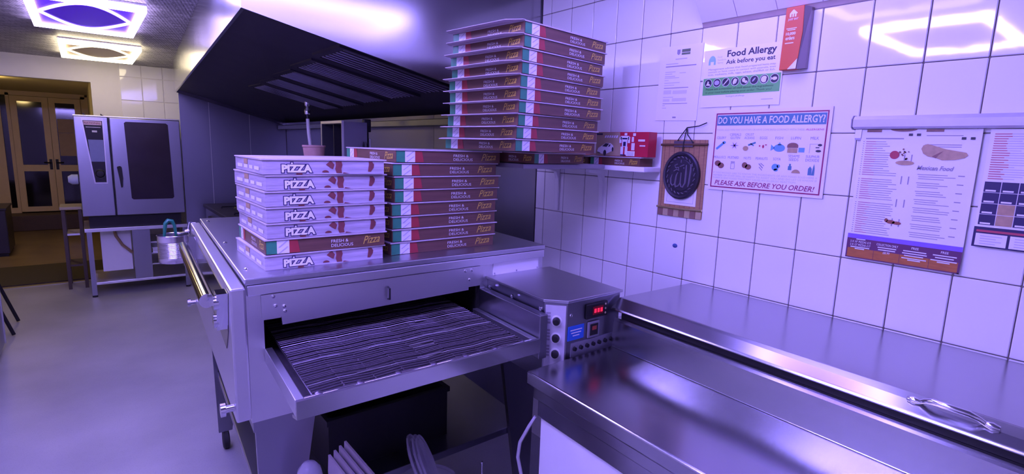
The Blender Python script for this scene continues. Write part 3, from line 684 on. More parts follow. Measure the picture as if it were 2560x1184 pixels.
c = Flat(ID, .0018); c.poly([(W*.13, Hh*.40), (W*.22, Hh*.37), (W*.27, Hh*.51), (W*.20, Hh*.53)]); c.ell(W*.19, Hh*.12, .009, .013); c.ell(W*.345, Hh*.28, .005, .010); c.poly([(W*.25, Hh*.38), (W*.29, Hh*.40), (W*.30, Hh*.48), (W*.28, Hh*.48)]); c.poly([(W*.04, Hh*.13), (W*.10, Hh*.09), (W*.10, Hh*.12), (W*.04, Hh*.16)])
c.build('car_details', INK, ty)
c = Flat(ID, .0012)
for r in ((.56, .86, .61, .96), (.49, .68, .65, .84), (.52, .40, .62, .68), (.50, .06, .55, .40), (.58, .06, .63, .40), (.47, .55, .51, .80), (.63, .55, .67, .80), (.72, .84, .77, .95), (.70, .60, .74, .80), (.70, .26, .76, .55), (.82, .62, .94, .70), (.85, .42, .95, .47)):
    c.rect(W*r[0], Hh*r[1], W*r[2], Hh*r[3])
for k in range(6): c.poly([(W*(.17 + .045*k), Hh*.76), (W*(.20 + .045*k), Hh*.76), (W*(.215 + .045*k), Hh*.86), (W*(.185 + .045*k), Hh*.86)])
c.build('figure_picture', mat('pale_lilac_print', (0.66, 0.62, 0.74), 0.3, 0, 0.15, 60), ty)
c = Flat(ID, .0018); c.rect(W*.52, Hh*.70, W*.62, Hh*.76); c.rect(W*.545, Hh*.42, W*.595, Hh*.60); c.rect(W*.50, Hh*.03, W*.60, Hh*.08); c.rect(.002, Hh*.88, W*.13, Hh*.95)
c.build('figure_details', NAVY, ty)
Flat(ID, .0018).rect(W*.61, .002, W*.77, Hh*.22).build('barcode_label', FLAGW, ty)
c = Flat(ID, .0022)
for k in range(7): c.rect(W*(.625 + .019*k), Hh*.03, W*(.631 + .019*k + .004*(k % 2)), Hh*.19)
c.build('barcode', GREYINK, ty)

# ================================================================== WALL PAPERS AND SIGNS
def wall_sheet(name, label, cat, y_left, z_bot, W, H, th=0.0008, m=PAPER, off=0.003, tilt=0.0, part='sheet'):
    M = Matrix(((0, 0, -1, WX - off), (-1, 0, 0, y_left), (0, 1, 0, z_bot), (0, 0, 0, 1))) @ Matrix.Rotation(tilt, 4, 'Z')
    t = thing(name, label, cat, M=M)
    obj(part, G().box(0, W, 0, H, -th, 0), m, t, local=True)
    return t
def lines(f, rows):
    for (u, v, w_, h) in rows: f.rect(u, v, u + w_, v + h)
    return f
# paper notice
nt_ = wall_sheet('paper_notice', 'white typed certificate sheet with crest on the tiled wall', 'notice', 1.470, 1.786, 0.200, 0.300, tilt=-.02)
rows = [(.075, .245, .055, .004), (.03, .228, .06, .003), (.03, .196, .05, .0025), (.03, .188, .035, .0025), (.03, .178, .05, .003), (.03, .172, .07, .0025), (.03, .163, .02, .002), (.03, .152, .075, .0025), (.03, .143, .05, .002), (.03, .094, .05, .0025), (.03, .06, .012, .003), (.03, .05, .02, .0025), (.10, .19, .03, .0025)]
lines(Flat(ID), rows).build('typed_lines', PALEINK, nt_)
lines(Flat(ID), [(.03, .217, .145, .004), (.03, .131, .118, .003), (.03, .068, .12, .0025), (.085, .010, .017, .006)]).build('ruled_lines', GREYINK, nt_)
lines(Flat(ID), [(.03, .108, .038, .016), (.075, .108, .068, .014), (.03, .078, .033, .010), (.075, .078, .068, .013)]).build('small_print', mat('faint_ink', (0.64, 0.61, 0.68), 0.5, 0, 0.1, 200, 0, (1, 8, 1)), nt_)
c = Flat(ID); c.rect(.102, .262, .142, .270); c.rect(.102, .272, .142, .284); c.build('green_logo', mat('olive_print', (0.13, 0.17, 0.10), 0.5), nt_)
c = Flat(ID); c.poly([(.080, .284), (.080, .268), (.0875, .262), (.095, .268), (.095, .284)]); c.build('crest', GREYINK, nt_)
# food allergy poster
fa = wall_sheet('allergy_poster', 'white and green Food Allergy poster beside the orange display', 'poster', 1.256, 1.832, 0.312, 0.216, th=.0006, tilt=.0)
W, Hh = .312, .216
Flat(ID).rect(.004, .046, W-.004, .110).build('green_band', GREENP, fa)
Flat(ID).text('Food Allergy', .096, .176, .284, .208, 0, .025).build('heading', INK, fa)
Flat(ID).text('Ask before you eat', .094, .153, .282, .174, 0, .015).build('heading', INK, fa)
c = Flat(ID)
for t_s, v in (('Management advises that food prepared here may', .138), ('contain or have come in contact with peanuts, tree', .128), ('nuts, soybeans, milk, eggs, wheat, shellfish or fish.', .118)):
    c.text(t_s, .022, v, .286, v + .0085)
c.build('small_lettering', GREYINK, fa)
c = Flat(ID, .0012); c.text('Please ask a member of staff about the ingredients', .018, .0625, .285, .072); c.text('in your meal before placing your order. Thank you!', .018, .0505, .280, .060)
c.build('band_lettering', mat('dark_green_ink', (0.02, 0.09, 0.03), 0.5), fa)
Flat(ID).text('food.gov.uk/allergy', .105, .0345, .180, .042).build('web_address', GREYINK, fa)
Flat(ID).rect(.245, .020, .288, .0225).build('imprint', PALEINK, fa)
for k in range(8):
    cu = .026 + .0372 * k
    b_ = Flat(ID, .0012).ell(cu, .0915, .0165).build('icon_disc', FLAGW, fa)
    b2 = Flat(ID, .0016).ell(cu, .0915, .0148).build('icon_ground', INK, fa)
    c = Flat(ID, .0021)
    if k == 0: c.poly([(cu-.002, .100), (cu+.003, .097), (cu+.002, .090), (cu+.010, .086), (cu+.009, .082), (cu-.010, .084), (cu-.006, .088)])
    elif k == 1: c.ell(cu, .0915, .011, .009)
    elif k == 2: c.poly([(cu-.010, .083), (cu+.008, .103), (cu+.011, .100), (cu-.007, .081)])
    elif k == 3: c.ell(cu-.002, .0915, .006, .011, rot=-.3).ell(cu+.005, .092, .0025, .009, rot=-.3)
    elif k == 4: c.ell(cu-.003, .094, .006, .008).ell(cu+.006, .087, .006, .005)
    elif k == 5: c.ell(cu-.001, .0925, .003, .009, rot=-.7)
    elif k == 6:
        c.ell(cu, .0915, .0115, .0115, 14, 0.6, 5.4)
    else: c.ell(cu+.001, .0915, .009, .006).poly([(cu-.005, .0915), (cu-.012, .097), (cu-.012, .086)])
    c.build('icon', mat('grey_icon', (0.42, 0.38, 0.46), 0.5) if k in (1, 5) else FLAGW, fa)
c = Flat(ID); c.ell(.035, .172, .015, .022, 16, 0, math.pi); c.rect(.020, .160, .028, .172); c.rect(.042, .160, .050, .172); c.build('logo', mat('pale_teal_print', (0.25, 0.50, 0.55), 0.5, 0, 0.3, 30), fa)
c = Flat(ID); c.text('Food', .057, .184, .075, .191); c.text('Standards', .057, .173, .092, .180); c.text('Agency', .057, .161, .082, .170); c.build('logo_lettering', PALEINK, fa)
# big sign
sg = wall_sheet('allergy_sign', 'rigid white DO YOU HAVE A FOOD ALLERGY sign with maroon border', 'sign', 1.190, 1.514, 0.428, 0.305, th=.004, m=LAMIN, off=.006, part='board')
W, Hh = .428, .305
Flat(ID).ring(.010, .010, W-.010, Hh-.012, .0045).build('border', MAROON, sg)
Flat(ID).rect(.016, Hh-.058, W-.016, Hh-.020).build('header_band', TEAL, sg)
Flat(ID, .0012).text('DO YOU HAVE A FOOD ALLERGY?', .020, Hh-.052, W-.020, Hh-.026, .05, .02).build('heading', FLAGW, sg)
c = Flat(ID); c.text('FOODS SOLD HERE MAY CONTAIN OR HAVE COME INTO CONTACT WITH THESE', .018, .227, .345, .2335); c.build('small_lettering', PALEINK, sg)
Flat(ID).text('ALLERGENS', .350, .227, .408, .2335).build('red_lettering', REDINK, sg)
names1 = [('', 'CELERY'), ('CEREALS', 'GLUTEN'), ('CRUST', 'ACEANS'), ('', 'EGGS'), ('', 'FISH'), ('', 'LUPIN'), ('', 'MILK')]
names2 = [('', 'MOLLUSCS'), ('', 'MUSTARD'), ('', 'NUTS'), ('', 'PEANUTS'), ('', 'SOYA'), ('SESAME', 'SEEDS'), ('SULPHUR', 'DIOXIDE')]
cu = [.040, .096, .152, .206, .262, .320, .382]
c = Flat(ID)
for i in range(7):
    for (a, b), v in ((names1[i], .196), (names2[i], .122)):
        ww = .0058 * max(len(b), 4) + .004
        c.text(b, cu[i]-ww/2, v, cu[i]+ww/2, v+.0095)
        if a:
            wa = .0058 * len(a) + .004; c.text(a, cu[i]-wa/2, v+.0125, cu[i]+wa/2, v+.0215)
c.build('allergen_names', mat('slate_ink', (0.25, 0.22, 0.34), 0.5), sg)
def pic(name, m, fn):
    c = Flat(ID, .001); fn(c); c.build(name, m, sg)
pic('celery_picture', BLUEINK, lambda c: (c.line([(.022, .158), (.052, .182)], .008), c.ell(.053, .183, .007, .005)))
def star(c):
    for k in range(6):
        a = k * 1.05; c.poly([(.096+.003*math.cos(a+1.57), .172+.003*math.sin(a+1.57)), (.096+.018*math.cos(a), .172+.015*math.sin(a)), (.096-.003*math.cos(a+1.57), .172-.003*math.sin(a+1.57))])
pic('cereal_picture', mat('mauve_print', (0.30, 0.22, 0.42), 0.4, 0, 0.3, 60), star)
pic('prawn_picture', TANP, lambda c: c.ell(.141, .162, .011, .009))
pic('crab_picture', TEAL, lambda c: (c.line([(.150, .174), (.178, .184)], .006), c.line([(.158, .180), (.172, .172)], .004)))
pic('egg_picture', REDINK, lambda c: (c.ell(.194, .172, .003), c.ell(.207, .170, .004, .006), c.ell(.217, .176, .004, .002)))
pic('fish_picture', BLUEINK, lambda c: (c.ell(.266, .166, .020, .013), c.poly([(.250, .166), (.236, .178), (.236, .156)]), c.poly([(.258, .176), (.274, .176), (.266, .186)])))
pic('bread_picture', BROWNP, lambda c: (c.ell(.312, .174, .019, .011, 16, 0, math.pi), c.rect(.293, .168, .331, .174)))
pic('flour_picture', TANP, lambda c: c.rect(.295, .150, .329, .167))
pic('packet_picture', BLUEINK, lambda c: c.rect(.333, .153, .353, .168))
pic('milk_picture', PALEINK, lambda c: (c.rect(.368, .150, .370, .180), c.rect(.368, .180, .395, .182)))
pic('milk_patches', INK, lambda c: (c.ell(.401, .178, .007, .004), c.rect(.388, .168, .400, .171), c.ell(.398, .158, .009, .004)))
pic('mollusc_picture', BROWNP, lambda c: (c.ell(.034, .103, .013, .011), c.ell(.048, .095, .013, .011)))
pic('mustard_picture', GREYINK, lambda c: (c.rect(.088, .108, .104, .112), c.ring(.088, .084, .104, .106, .0015)))
pic('nut_picture', BROWNP, lambda c: (c.ell(.144, .100, .011), c.ell(.158, .094, .012, .010)))
pic('peanut_picture', GREYINK, lambda c: (c.line([(.198, .108), (.214, .092)], .004), c.line([(.204, .110), (.218, .100)], .003), c.line([(.200, .096), (.212, .084)], .003)))
pic('soya_picture', BLUEINK, lambda c: (c.ell(.258, .098, .012), c.ell(.270, .102, .006), c.ell(.262, .088, .008, .005)))
pic('bottle_picture', TEAL, lambda c: (c.rect(.304, .090, .316, .104), c.rect(.307, .104, .313, .112), c.poly([(.372, .076), (.384, .076), (.384, .098), (.378, .106), (.372, .098)]), c.poly([(.384, .076), (.393, .076), (.393, .100), (.390, .115), (.387, .100)])))
pic('bun_picture', TANP, lambda c: c.ell(.332, .080, .015, .013, 16, 0, math.pi))
c = Flat(ID)
for t_s, v, u1 in (('IF YOU WOULD LIKE TO KNOW THE INGREDIENTS OF ANY FOOD SOLD HERE A', .064, .405), ('MEMBER OF STAFF WILL BE HAPPY TO ASSIST YOU AND DO LET US KNOW IF', .054, .405), ('THERE IS ANY FOOD THAT MAY CAUSE AN ALLERGIC REACTION', .044, .335)): c.text(t_s, .018, v, u1, v + .0065)
c.build('small_lettering', PALEINK, sg)
Flat(ID).text('PLEASE ASK BEFORE YOU ORDER!', .028, .020, .400, .0385, .25, .012).build('closing_line', MAROON, sg)
# orange wall display
M = Matrix(((0, 0, -1, WX - .03), (-1, 0, 0, 0.945), (0, 1, 0, 1.945), (0, 0, 0, 1)))
jd = thing('award_plaque', 'orange and grey delivery award block on the tiles above the allergy sign', 'plaque', M=M)
obj('block', G().prism([(0, 0), (.058, 0), (.066, .12), (.064, .205), (.004, .205)], 'z', -.0295, 0, .002), PLATE_ORANGE, jd, local=True)
obj('side_panel', G().hexa([(.0585, .0, -.029), (.084, .002, -.029), (.084, .198, -.029), (.0645, .205, -.029)], [(.0585, .0, -.001), (.083, .002, -.012), (.083, .198, -.012), (.0645, .205, -.001)]), mat('pewter', (0.30, 0.24, 0.27), 0.35, 0.6), jd, local=True)
obj('corner_plate', G().prism([(.030, .001), (.058, .001), (.060, .034)], 'z', .0002, .003), mat('silver_plate', (0.60, 0.58, 0.64), 0.3, 0.7), jd, local=True)
c = Flat(ID); c.poly([(.018, .172), (.018, .184), (.026, .193), (.030, .196), (.036, .191), (.044, .183), (.040, .181), (.040, .172), (.035, .172), (.035, .182), (.032, .182), (.032, .172), (.027, .172), (.027, .182), (.024, .182), (.024, .172)])
c.text('JUST EAT', .014, .160, .048, .168, .1, .02); c.rect(.012, .134, .046, .1365); c.rect(.016, .129, .042, .1315)
c.text('10,000', .012, .112, .044, .123, 0, .03); c.text('orders', .012, .098, .042, .110, 0, .03); c.rect(.012, .086, .040, .089)
c.build('lettering', FLAGW, jd)
# hanging wall plaque
hg = wall_sheet('wall_hanging', 'bamboo wall hanging with a round dark calligraphy medallion', 'wall hanging', 1.420, 1.388, 0.212, 0.318, th=.003, m=mat('bamboo_mat', (0.34, 0.19, 0.09), 0.6, 0, 0.45, 9, 0.3, (3, 40, 1)), off=.005, tilt=0.0, part='mat')
W, Hh = .212, .318
for k in range(9): obj('mat_cord', G().box(.012 + .0235*k, .0135 + .0235*k, 0.0, Hh, .0001, .0012), BROWNP, hg, local=True)
obj('top_rod', G().tube([(-.004, Hh-.022, .004), (W+.004, Hh-.018, .004)], .005, 8), mat('dark_bamboo', (0.10, 0.05, 0.025), 0.5), hg, local=True)
obj('paper_backing', G().box(.030, W-.030, .048, .17, .0013, .002), PAPER, hg, local=True)
Flat(ID, .0026).ring(.042, .058, W-.042, .16, .0012).build('backing_border', GREYINK, hg)
obj('gold_braid', G().tube([(-.004, .034, .003), (W*.5, .032, .004), (W+.002, .036, .003)], .005, 8), mat('gold_braid', (0.75, 0.62, 0.30), 0.25, 0.8), hg, local=True)
for k in range(8):
    obj('fringe', G().box(.0 + .0265*k, .0245 + .0265*k, -.002, .029, -.003, .002, .001, 1), mat('tan_fringe', (0.45, 0.34, 0.20), 0.7, 0, 0.2) if k % 2 else mat('brown_fringe', (0.22, 0.12, 0.09), 0.7, 0, 0.2), hg, local=True)
Md = T(.108, .172, .004)
md = obj('medallion', G().lathe([(0, .008), (.058, .008), (.060, .006), (.074, .006), (.077, .012), (.084, .014), (.089, .010), (.090, 0), (0, 0)], Md @ Matrix.Scale(1.10, 4, (0, 1, 0)) @ Matrix.Scale(0.96, 4, (1, 0, 0)), 40), mat('dark_bronze', (0.035, 0.030, 0.045), 0.42, 0.3, 0.3, 30), hg, True, local=True)
CAL = mat('relief_lettering', (0.17, 0.15, 0.19), 0.4, 0.3)
def stroke(pts, r):
    obj('calligraphy_stroke', G().tube([(.108 + a, .172 + b, .0125) for a, b in pts], r, 6), CAL, md, local=True)
stroke([(.046, .048), (.046, .02), (.042, -.03), (.038, -.045)], [.003, .004, .004, .002])
stroke([(.024, .044), (.025, .01), (.024, -.03), (.014, -.048), (.006, -.046), (.001, -.032), (.002, .012)], [.002, .004, .004, .004, .003, .003, .002])
stroke([(.001, -.032), (-.008, -.044), (-.020, -.048), (-.024, -.036), (-.020, .0), (-.014, .012)], [.003, .003, .004, .004, .003, .002])
stroke([(-.024, -.036), (-.036, -.044), (-.044, -.036), (-.046, -.014), (-.040, .002)], [.003, .003, .003, .003, .002])
stroke([(-.034, .016), (-.020, .024), (-.010, .020), (-.012, .032), (-.026, .030), (-.030, .040), (-.018, .046)], .0025)
stroke([(-.006, .036), (.014, .044)], .002); stroke([(.012, .030), (.016, .032)], .003); stroke([(-.002, .064), (-.002, .052)], .0018)
for k in range(22):
    a = 2 * math.pi * k / 22
    stroke([(.062*math.cos(a) , .072*math.sin(a)), (.068*math.cos(a + .16), .078*math.sin(a + .16))], .0022)
for pts in (([(.075, Hh-.004, .004), (.098, Hh+.025, .006), (.116, Hh+.048, .006)]), ([(.150, Hh-.012, .008), (.122, Hh+.02, .007), (.116, Hh+.048, .006)]), ([(.116, Hh+.048, .006), (.170, Hh+.054, .006), (.205, Hh+.066, .008)]), ([(.105, .255, .010), (.108, Hh-.01, .009), (.116, Hh+.048, .006)])):
    obj('cord', G().tube(pts, .0022, 6), RUBBER, hg, local=True)
obj('clip', G().box(.060, .150, Hh-.030, Hh-.006, .0031, .007), mat('dark_clip', (0.09, 0.07, 0.09), 0.4), hg, local=True)
# menu rail and two menus
rl = thing('menu_rail', 'long pale aluminium rail holding the printed menus on the wall', 'rail', (WX - .02, 0.25, 1.75))
ALU = mat('pale_aluminium', (0.62, 0.60, 0.66), 0.35, 0.5)
obj('extrusion', G().prism([(WX - .001, 1.783), (WX - .022, 1.783), (WX - .032, 1.772), (WX - .030, 1.750), (WX - .018, 1.744), (WX - .001, 1.744)], 'y', -0.55, 0.690), ALU, rl)
obj('end_cap', G().prism([(WX - .001, 1.785), (WX - .023, 1.785), (WX - .034, 1.773), (WX - .032, 1.749), (WX - .019, 1.742), (WX - .001, 1.742)], 'y', 0.6905, 0.694), mat('grey_cap', (0.22, 0.2, 0.25), 0.4), rl)
obj('hook', G().prism([(WX - .004, 1.743), (WX - .012, 1.743), (WX - .012, 1.716), (WX - .007, 1.710), (WX - .004, 1.714)], 'y', 0.668, 0.686), ALU, rl)
mn = wall_sheet('menu_poster', 'tall pizza menu sheet with Mexican Food column and folded pizza picture', 'menu', 0.668, 1.334, 0.296, 0.409, th=.0008, off=.009)
W, Hh = .296, .409
B0 = .078
Flat(ID).rect(0, 0, W, B0 - .022).build('footer', ORANGEP, mn)
Flat(ID, .0009).rect(0, B0 - .046, W, B0 - .014).build('footer_fade', PLUMP, mn)
Flat(ID, .0009).rect(0, B0 - .014, W, B0).build('footer_fade', VIOLETP, mn)
c = Flat(ID, .0012); c.rect(0, 0, W, .003); c.rect(0, 0, .004, B0-.015); c.rect(W-.005, 0, W, B0-.015)
for u in (.078, .148, .222): c.rect(u, .004, u+.0008, B0-.022)
c.build('footer_frame', PLUMP, mn)
c = Flat(ID, .0015)
for u0, u1, v, s in ((.010, .068, .050, '2 X 10" PIZZAS £15'), (.010, .068, .040, '2 X 12" PIZZAS £17'), (.084, .142, .050, 'COLLECTION ONLY'), (.104, .122, .026, '£8.99'), (.176, .194, .052, 'FREE'), (.248, .266, .052, 'FREE')): c.text(s, u0, v, u1, v+.007, 0, .01)
for u0, u1, v in ((.012, .066, .034), (.025, .052, .029), (.088, .138, .043), (.090, .136, .036), (.156, .214, .044), (.154, .216, .037), (.160, .208, .030), (.154, .216, .022), (.170, .202, .017), (.230, .286, .044), (.236, .280, .037), (.226, .288, .029), (.242, .272, .024), (.026, .052, .060)): c.rect(u0, v, u1, v+.0032)
c.build('footer_lettering', FLAGW, mn)
c = Flat(ID); r2 = random.Random(3)
v = Hh - .032
c.rect(.014, Hh-.030, .115, Hh-.0265)
head = Flat(ID, .0009)
while v > B0 + .012:
    v -= .0068
    if .255 < v < .262 or .185 < v < .190: continue
    L_ = r2.uniform(.070, .098) if v < .28 else r2.uniform(.045, .075)
    c.rect(.030, v, .018 + L_, v + .0018); head.rect(.016, v, .016 + r2.uniform(.018, .034), v + .002); c.rect(.008, v, .0115, v + .002)
v = .282
k = 0
while v > B0 + .012:
    v -= .0062; k += 1
    if k % 4 == 0: continue
    c.rect(.165 if k % 4 != 1 else .162, v, .165 + r2.uniform(.05, .088), v + .0018)
    if k % 4 == 1: c.rect(.258, v, .273, v + .0026)
for u, v0 in ((.122, .31), (.140, .31), (.122, .245), (.140, .245), (.118, .175), (.138, .175), (.114, .115), (.132, .115)): c.rect(u, v0, u+.003, v0+.024)
for v in (Hh-.020, Hh-.046, Hh-.052): c.rect(.170, v, .255, v+.002)
c.build('menu_lines', GREYINK, mn); head.build('item_names', mat('brick_ink', (0.42, 0.14, 0.22), 0.5, 0, 0.2), mn)
c = Flat(ID, .0014)
for u in (.126, .146): c.rect(u, Hh-.020, u+.010, Hh-.013)
for u in (.252, .272): c.rect(u, Hh-.030, u+.010, Hh-.023)
c.build('size_tags', INK, mn)
c = Flat(ID, .0014); c.poly([(.162, .352), (.166, .362), (.176, .366), (.190, .362), (.220, .352), (.268, .343), (.273, .336), (.266, .328), (.245, .322), (.215, .320), (.200, .326), (.180, .330), (.168, .338)]); c.build('folded_pizza_picture', TANP, mn)
c = Flat(ID, .002); c.poly([(.190, .330), (.200, .325), (.206, .335), (.216, .346), (.206, .341)]); c.build('filling_picture', BROWNP, mn)
Flat(ID, .0014).ell(.097, .332, .0125).build('price_badge', mat('crimson_print', (0.38, 0.02, 0.06), 0.4), mn)
c = Flat(ID, .0014); c.ell(.126, .309, .024, .007); c.build('pizza_picture', TANP, mn)
c = Flat(ID, .0014)
for k in range(12): c.ell(.108 + r2.random()*.034, .320 + r2.random()*.030, .0018 + r2.random()*.0015)
c.rect(.015, Hh-.009, .055, Hh-.001); c.ell(.112, Hh-.0005, .034, .007, 16, math.pi, 2*math.pi); c.rect(.168, Hh-.008, .210, Hh-.001)
c.build('topping_picture', BROWNP, mn)
c = Flat(ID, .0014); c.ell(.112, .128, .012, .006).ell(.128, .126, .012, .005).ell(.100, .132, .005, .006); c.build('fries_picture', mat('dark_red_food', (0.26, 0.08, 0.05), 0.4, 0, 0.5, 90), mn)
Flat(ID, .0014).text('Mexican Food', .158, .290, .246, .303, .3, .02).build('section_heading', GREYINK, mn)
m2 = wall_sheet('menu_poster', 'menu sheet with navy price grid at the right edge of the picture', 'menu', 0.356, 1.420, 0.296, 0.322, th=.0008, off=.009)
W, Hh = .296, .322
c = Flat(ID); h2 = Flat(ID, .0009); v = Hh - .008
while v > .190:
    v -= .0063; c.rect(.030, v, .030 + r2.uniform(.03, .10), v+.0018); h2.rect(.010, v, .010 + r2.uniform(.02, .04), v+.002); c.rect(.165, v, .165 + r2.uniform(.05, .10), v+.0018)
c.build('menu_lines', PALEINK, m2); h2.build('item_names', REDINK, m2)
for r in range(4):
    for q in range(8):
        u = .006 + q * .0362; v = .152 - r * .030
        photo = (r >= 2 and q in (1, 3, 5)) or (r == 1 and q == 3)
        Flat(ID).rect(u, v, u + .0345, v + .0285).build('food_picture' if photo else 'price_cell', TANP if photo else NAVY, m2)
c = Flat(ID, .0012)
for r in range(4):
    for q in range(8):
        u = .006 + q * .0362; v = .152 - r * .030
        if not ((r >= 2 and q in (1, 3, 5)) or (r == 1 and q == 3)): c.rect(u+.004, v+.002, u+.026, v+.0065)
c.build('prices', PAPER, m2)
Flat(ID).rect(0, 0, W, .056).build('footer', NAVY, m2)
c = Flat(ID, .0012)
for q in range(4): c.rect(.006 + q*.072, .004, .072 + q*.072, .038)
c.build('offer_panels', PAPER, m2)
c = Flat(ID, .0012); c.rect(.006, .042, W-.006, .048); c.build('red_strip', REDINK, m2)
c = Flat(ID, .0018)
for q in range(4):
    for k in range(4): c.rect(.016 + q*.072, .030 - k*.007, .062 + q*.072 - .012*(k % 2), .032 - k*.007)
c.build('offer_lines', PALEINK, m2)
sp = tag(obj('blue_tack', G().lathe([(0, .006), (.006, .005), (.009, .002), (.009, 0)], T(WX - .0005, 1.322, 1.262, 0, -math.pi/2) @ Matrix.Scale(1.3, 4, (0, 1, 0)), 12), mat('blue_putty', (0.05, 0.09, 0.28), 0.6), None, True), 'small dark blue blob of putty stuck on the tiles', 'putty')
# ================================================================== PREP COUNTER (foreground)
def cshear(p):
    k = max(0.0, min(1.0, (WX - p[0]) / 0.5))
    return (p[0] + 0.052 * k * (p[1] - 1.2), p[1], p[2])
XF = cshear
CYL, CYR = 1.218, -1.0
pc = thing('prep_counter', 'stainless steel refrigerated prep counter with hinged lid along the wall', 'counter', (1.5, 0.2, 0))
obj('cabinet', G().box(1.12, WX - .012, CYR, CYL - .03, 0.08, 0.862), STEELV, pc)
obj('plinth', G().box(1.16, WX - .02, CYR + .02, CYL - .06, 0.0, 0.0795), BLACK, pc)
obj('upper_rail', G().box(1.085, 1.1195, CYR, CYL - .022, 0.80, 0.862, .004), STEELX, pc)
for (y0, y1) in ((0.62, CYL - .025), (0.02, 0.61), (-0.58, 0.01)):
    d = obj('door', G().box(1.098, 1.1195, y0, y1, 0.12, 0.796, .004), PAINTW, pc)
obj('under_band', G().box(1.072, WX - .012, CYR, CYL - .012, 0.8625, 0.910, .004), STEELX, pc)
obj('worktop', G().box(1.05, 1.452, CYR, CYL, 0.9105, 0.955, .006, 3), STEELX, pc)
g = G(); g.prism([(1.452, 0.912), (1.446, 0.957), (1.452, 1.050), (1.462, 1.060), (WX - .012, 1.060), (WX - .012, 0.912)], 'y', CYR, CYL - .004)
obj('well_housing', g, STEELX, pc)
obj('joint_bead', G().tube([(1.4455, CYR + .01, 0.957), (1.4455, CYL - .006, 0.957)], .0016, 6), STEELX, pc)
g = G(); g.prism([(1.475, 1.0605), (1.475, 1.086), (WX - .03, 1.086), (WX - .03, 1.0605)], 'y', CYR + .01, CYL - .02)
obj('lid_gasket', g, BLACK, pc)
g = G(); g.prism([(1.452, 1.0865), (1.442, 1.092), (1.446, 1.099), (1.490, 1.128), (WX - .012, 1.122), (WX - .012, 1.0865)], 'y', CYR, CYL + .006, .002)
lid = obj('lid', g, STEELX, pc)
def lp(u, y, o): # point on the bevelled lid front, u from its lower edge
    d = Vector((1.490 - 1.446, 0, 1.128 - 1.099)).normalized(); n = Vector((-d.z, 0, d.x))
    p = Vector((1.446, y, 1.099)) + d * u + n * o
    return (p.x, p.y, p.z)
hy0, hy1 = 0.325, 0.165
pts = [lp(.030, hy0, .003), lp(.030, hy0 - .012, .005), lp(.030, hy0 - .024, .006), lp(.029, hy0 - .034, .016), lp(.028, hy0 - .048, .024), lp(.028, hy1 + .048, .024), lp(.029, hy1 + .034, .016), lp(.030, hy1 + .024, .006), lp(.030, hy1 + .012, .005), lp(.030, hy1, .003)]
obj('lid_handle', G().tube(pts, [.006, .009, .006, .006, .0075, .0075, .006, .006, .009, .006], 10), CHROME, lid, True)
XF = None

# ================================================================== COMBI OVEN, STAND AND NEIGHBOURS
CB0, CB1, CBY, CBZ0, CBZ1 = -0.045, 0.838, 6.80, 0.838, 1.828
stn = thing('oven_stand', 'steel open frame stand carrying the combi oven', 'stand', (0.4, 7.1, 0))
for x in (-0.03, 0.80):
    for y in (6.81, 7.44):
        lg = obj('leg', G().box(x, x + .042, y, y + .042, .02, .675), STEELV, stn)
        obj('foot', G().lathe([(0, 0), (.024, 0), (.022, .02), (0, .021)], T(x + .021, y + .021, 0), 12), RUBBER, lg)
obj('top_rail', G().box(-0.045, 0.85, 6.80, 7.50, .676, .712, .003), STEEL, stn)
obj('bottom_shelf', G().box(-0.028, 0.84, 6.815, 7.47, .125, .150, .002), STEEL, stn)
obj('upright_panel', G().box(0.345, 0.500, 6.82, 6.85, .151, .675), STEELV, stn)
obj('back_panel', G().box(0.08, 0.34, 7.02, 7.03, .22, .66), PAINTW, stn)
obj('drain_hose', G().tube([(0.20, 6.99, .675), (0.21, 6.98, .60), (0.26, 6.98, .50), (0.33, 6.99, .42), (0.36, 7.0, .40)], .014, 8), mat('tan_hose', (0.30, 0.20, 0.10), 0.5), stn, True)
for z in (.28, .40, .52): obj('tray_runner', G().box(0.505, 0.80, 6.86, 7.40, z, z + .012), STEEL, stn)
gt = thing('gastro_tray', 'shallow steel tray on the runners under the combi oven', 'tray', (0.65, 7.1, .412))
g = G(); g.box(.52, .79, 6.88, 7.35, .4125, .418); g.box(.52, .525, 6.88, 7.35, .418, .465); g.box(.785, .79, 6.88, 7.35, .418, .465); g.box(.525, .785, 6.88, 6.885, .418, .465); g.box(.525, .785, 7.345, 7.35, .418, .465)
obj('pan', g, STEEL, gt); obj('rim', G().box(.512, .5195, 6.872, 7.358, .459, .465).box(.7905, .798, 6.872, 7.358, .459, .465), STEEL, gt)
co = thing('combi_oven', 'large steel combi oven with glass door and dark control panel', 'oven', (0.4, 7.15, .72))
obj('base_plinth', G().box(0.0, 0.80, 6.86, 7.50, .7125, .8375), BLACK, co)
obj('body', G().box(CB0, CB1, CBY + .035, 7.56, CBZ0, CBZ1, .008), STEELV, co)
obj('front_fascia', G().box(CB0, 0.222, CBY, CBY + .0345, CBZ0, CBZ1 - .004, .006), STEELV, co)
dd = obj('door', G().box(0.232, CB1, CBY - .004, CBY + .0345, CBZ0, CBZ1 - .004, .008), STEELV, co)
obj('door_gap', G().box(0.2225, 0.2315, CBY + .012, CBY + .034, CBZ0, CBZ1 - .01), BLACK, co)
obj('top_trim', G().box(CB0 - .004, CB1 + .002, CBY - .006, CBY + .03, CBZ1 - .003, CBZ1 + .008, .003), STEEL, co)
g = G(); g.prism([(.352, 1.775), (.368, 1.788), (.712, 1.788), (.730, 1.772), (.742, 1.015), (.728, .998), (.382, .998), (.366, 1.012)], 'y', CBY - .008, CBY - .0045)
wnd = obj('door_window', g, mat('smoked_glass', (0.045, 0.035, 0.055), 0.12, 0.3, 0.3, 3), dd)
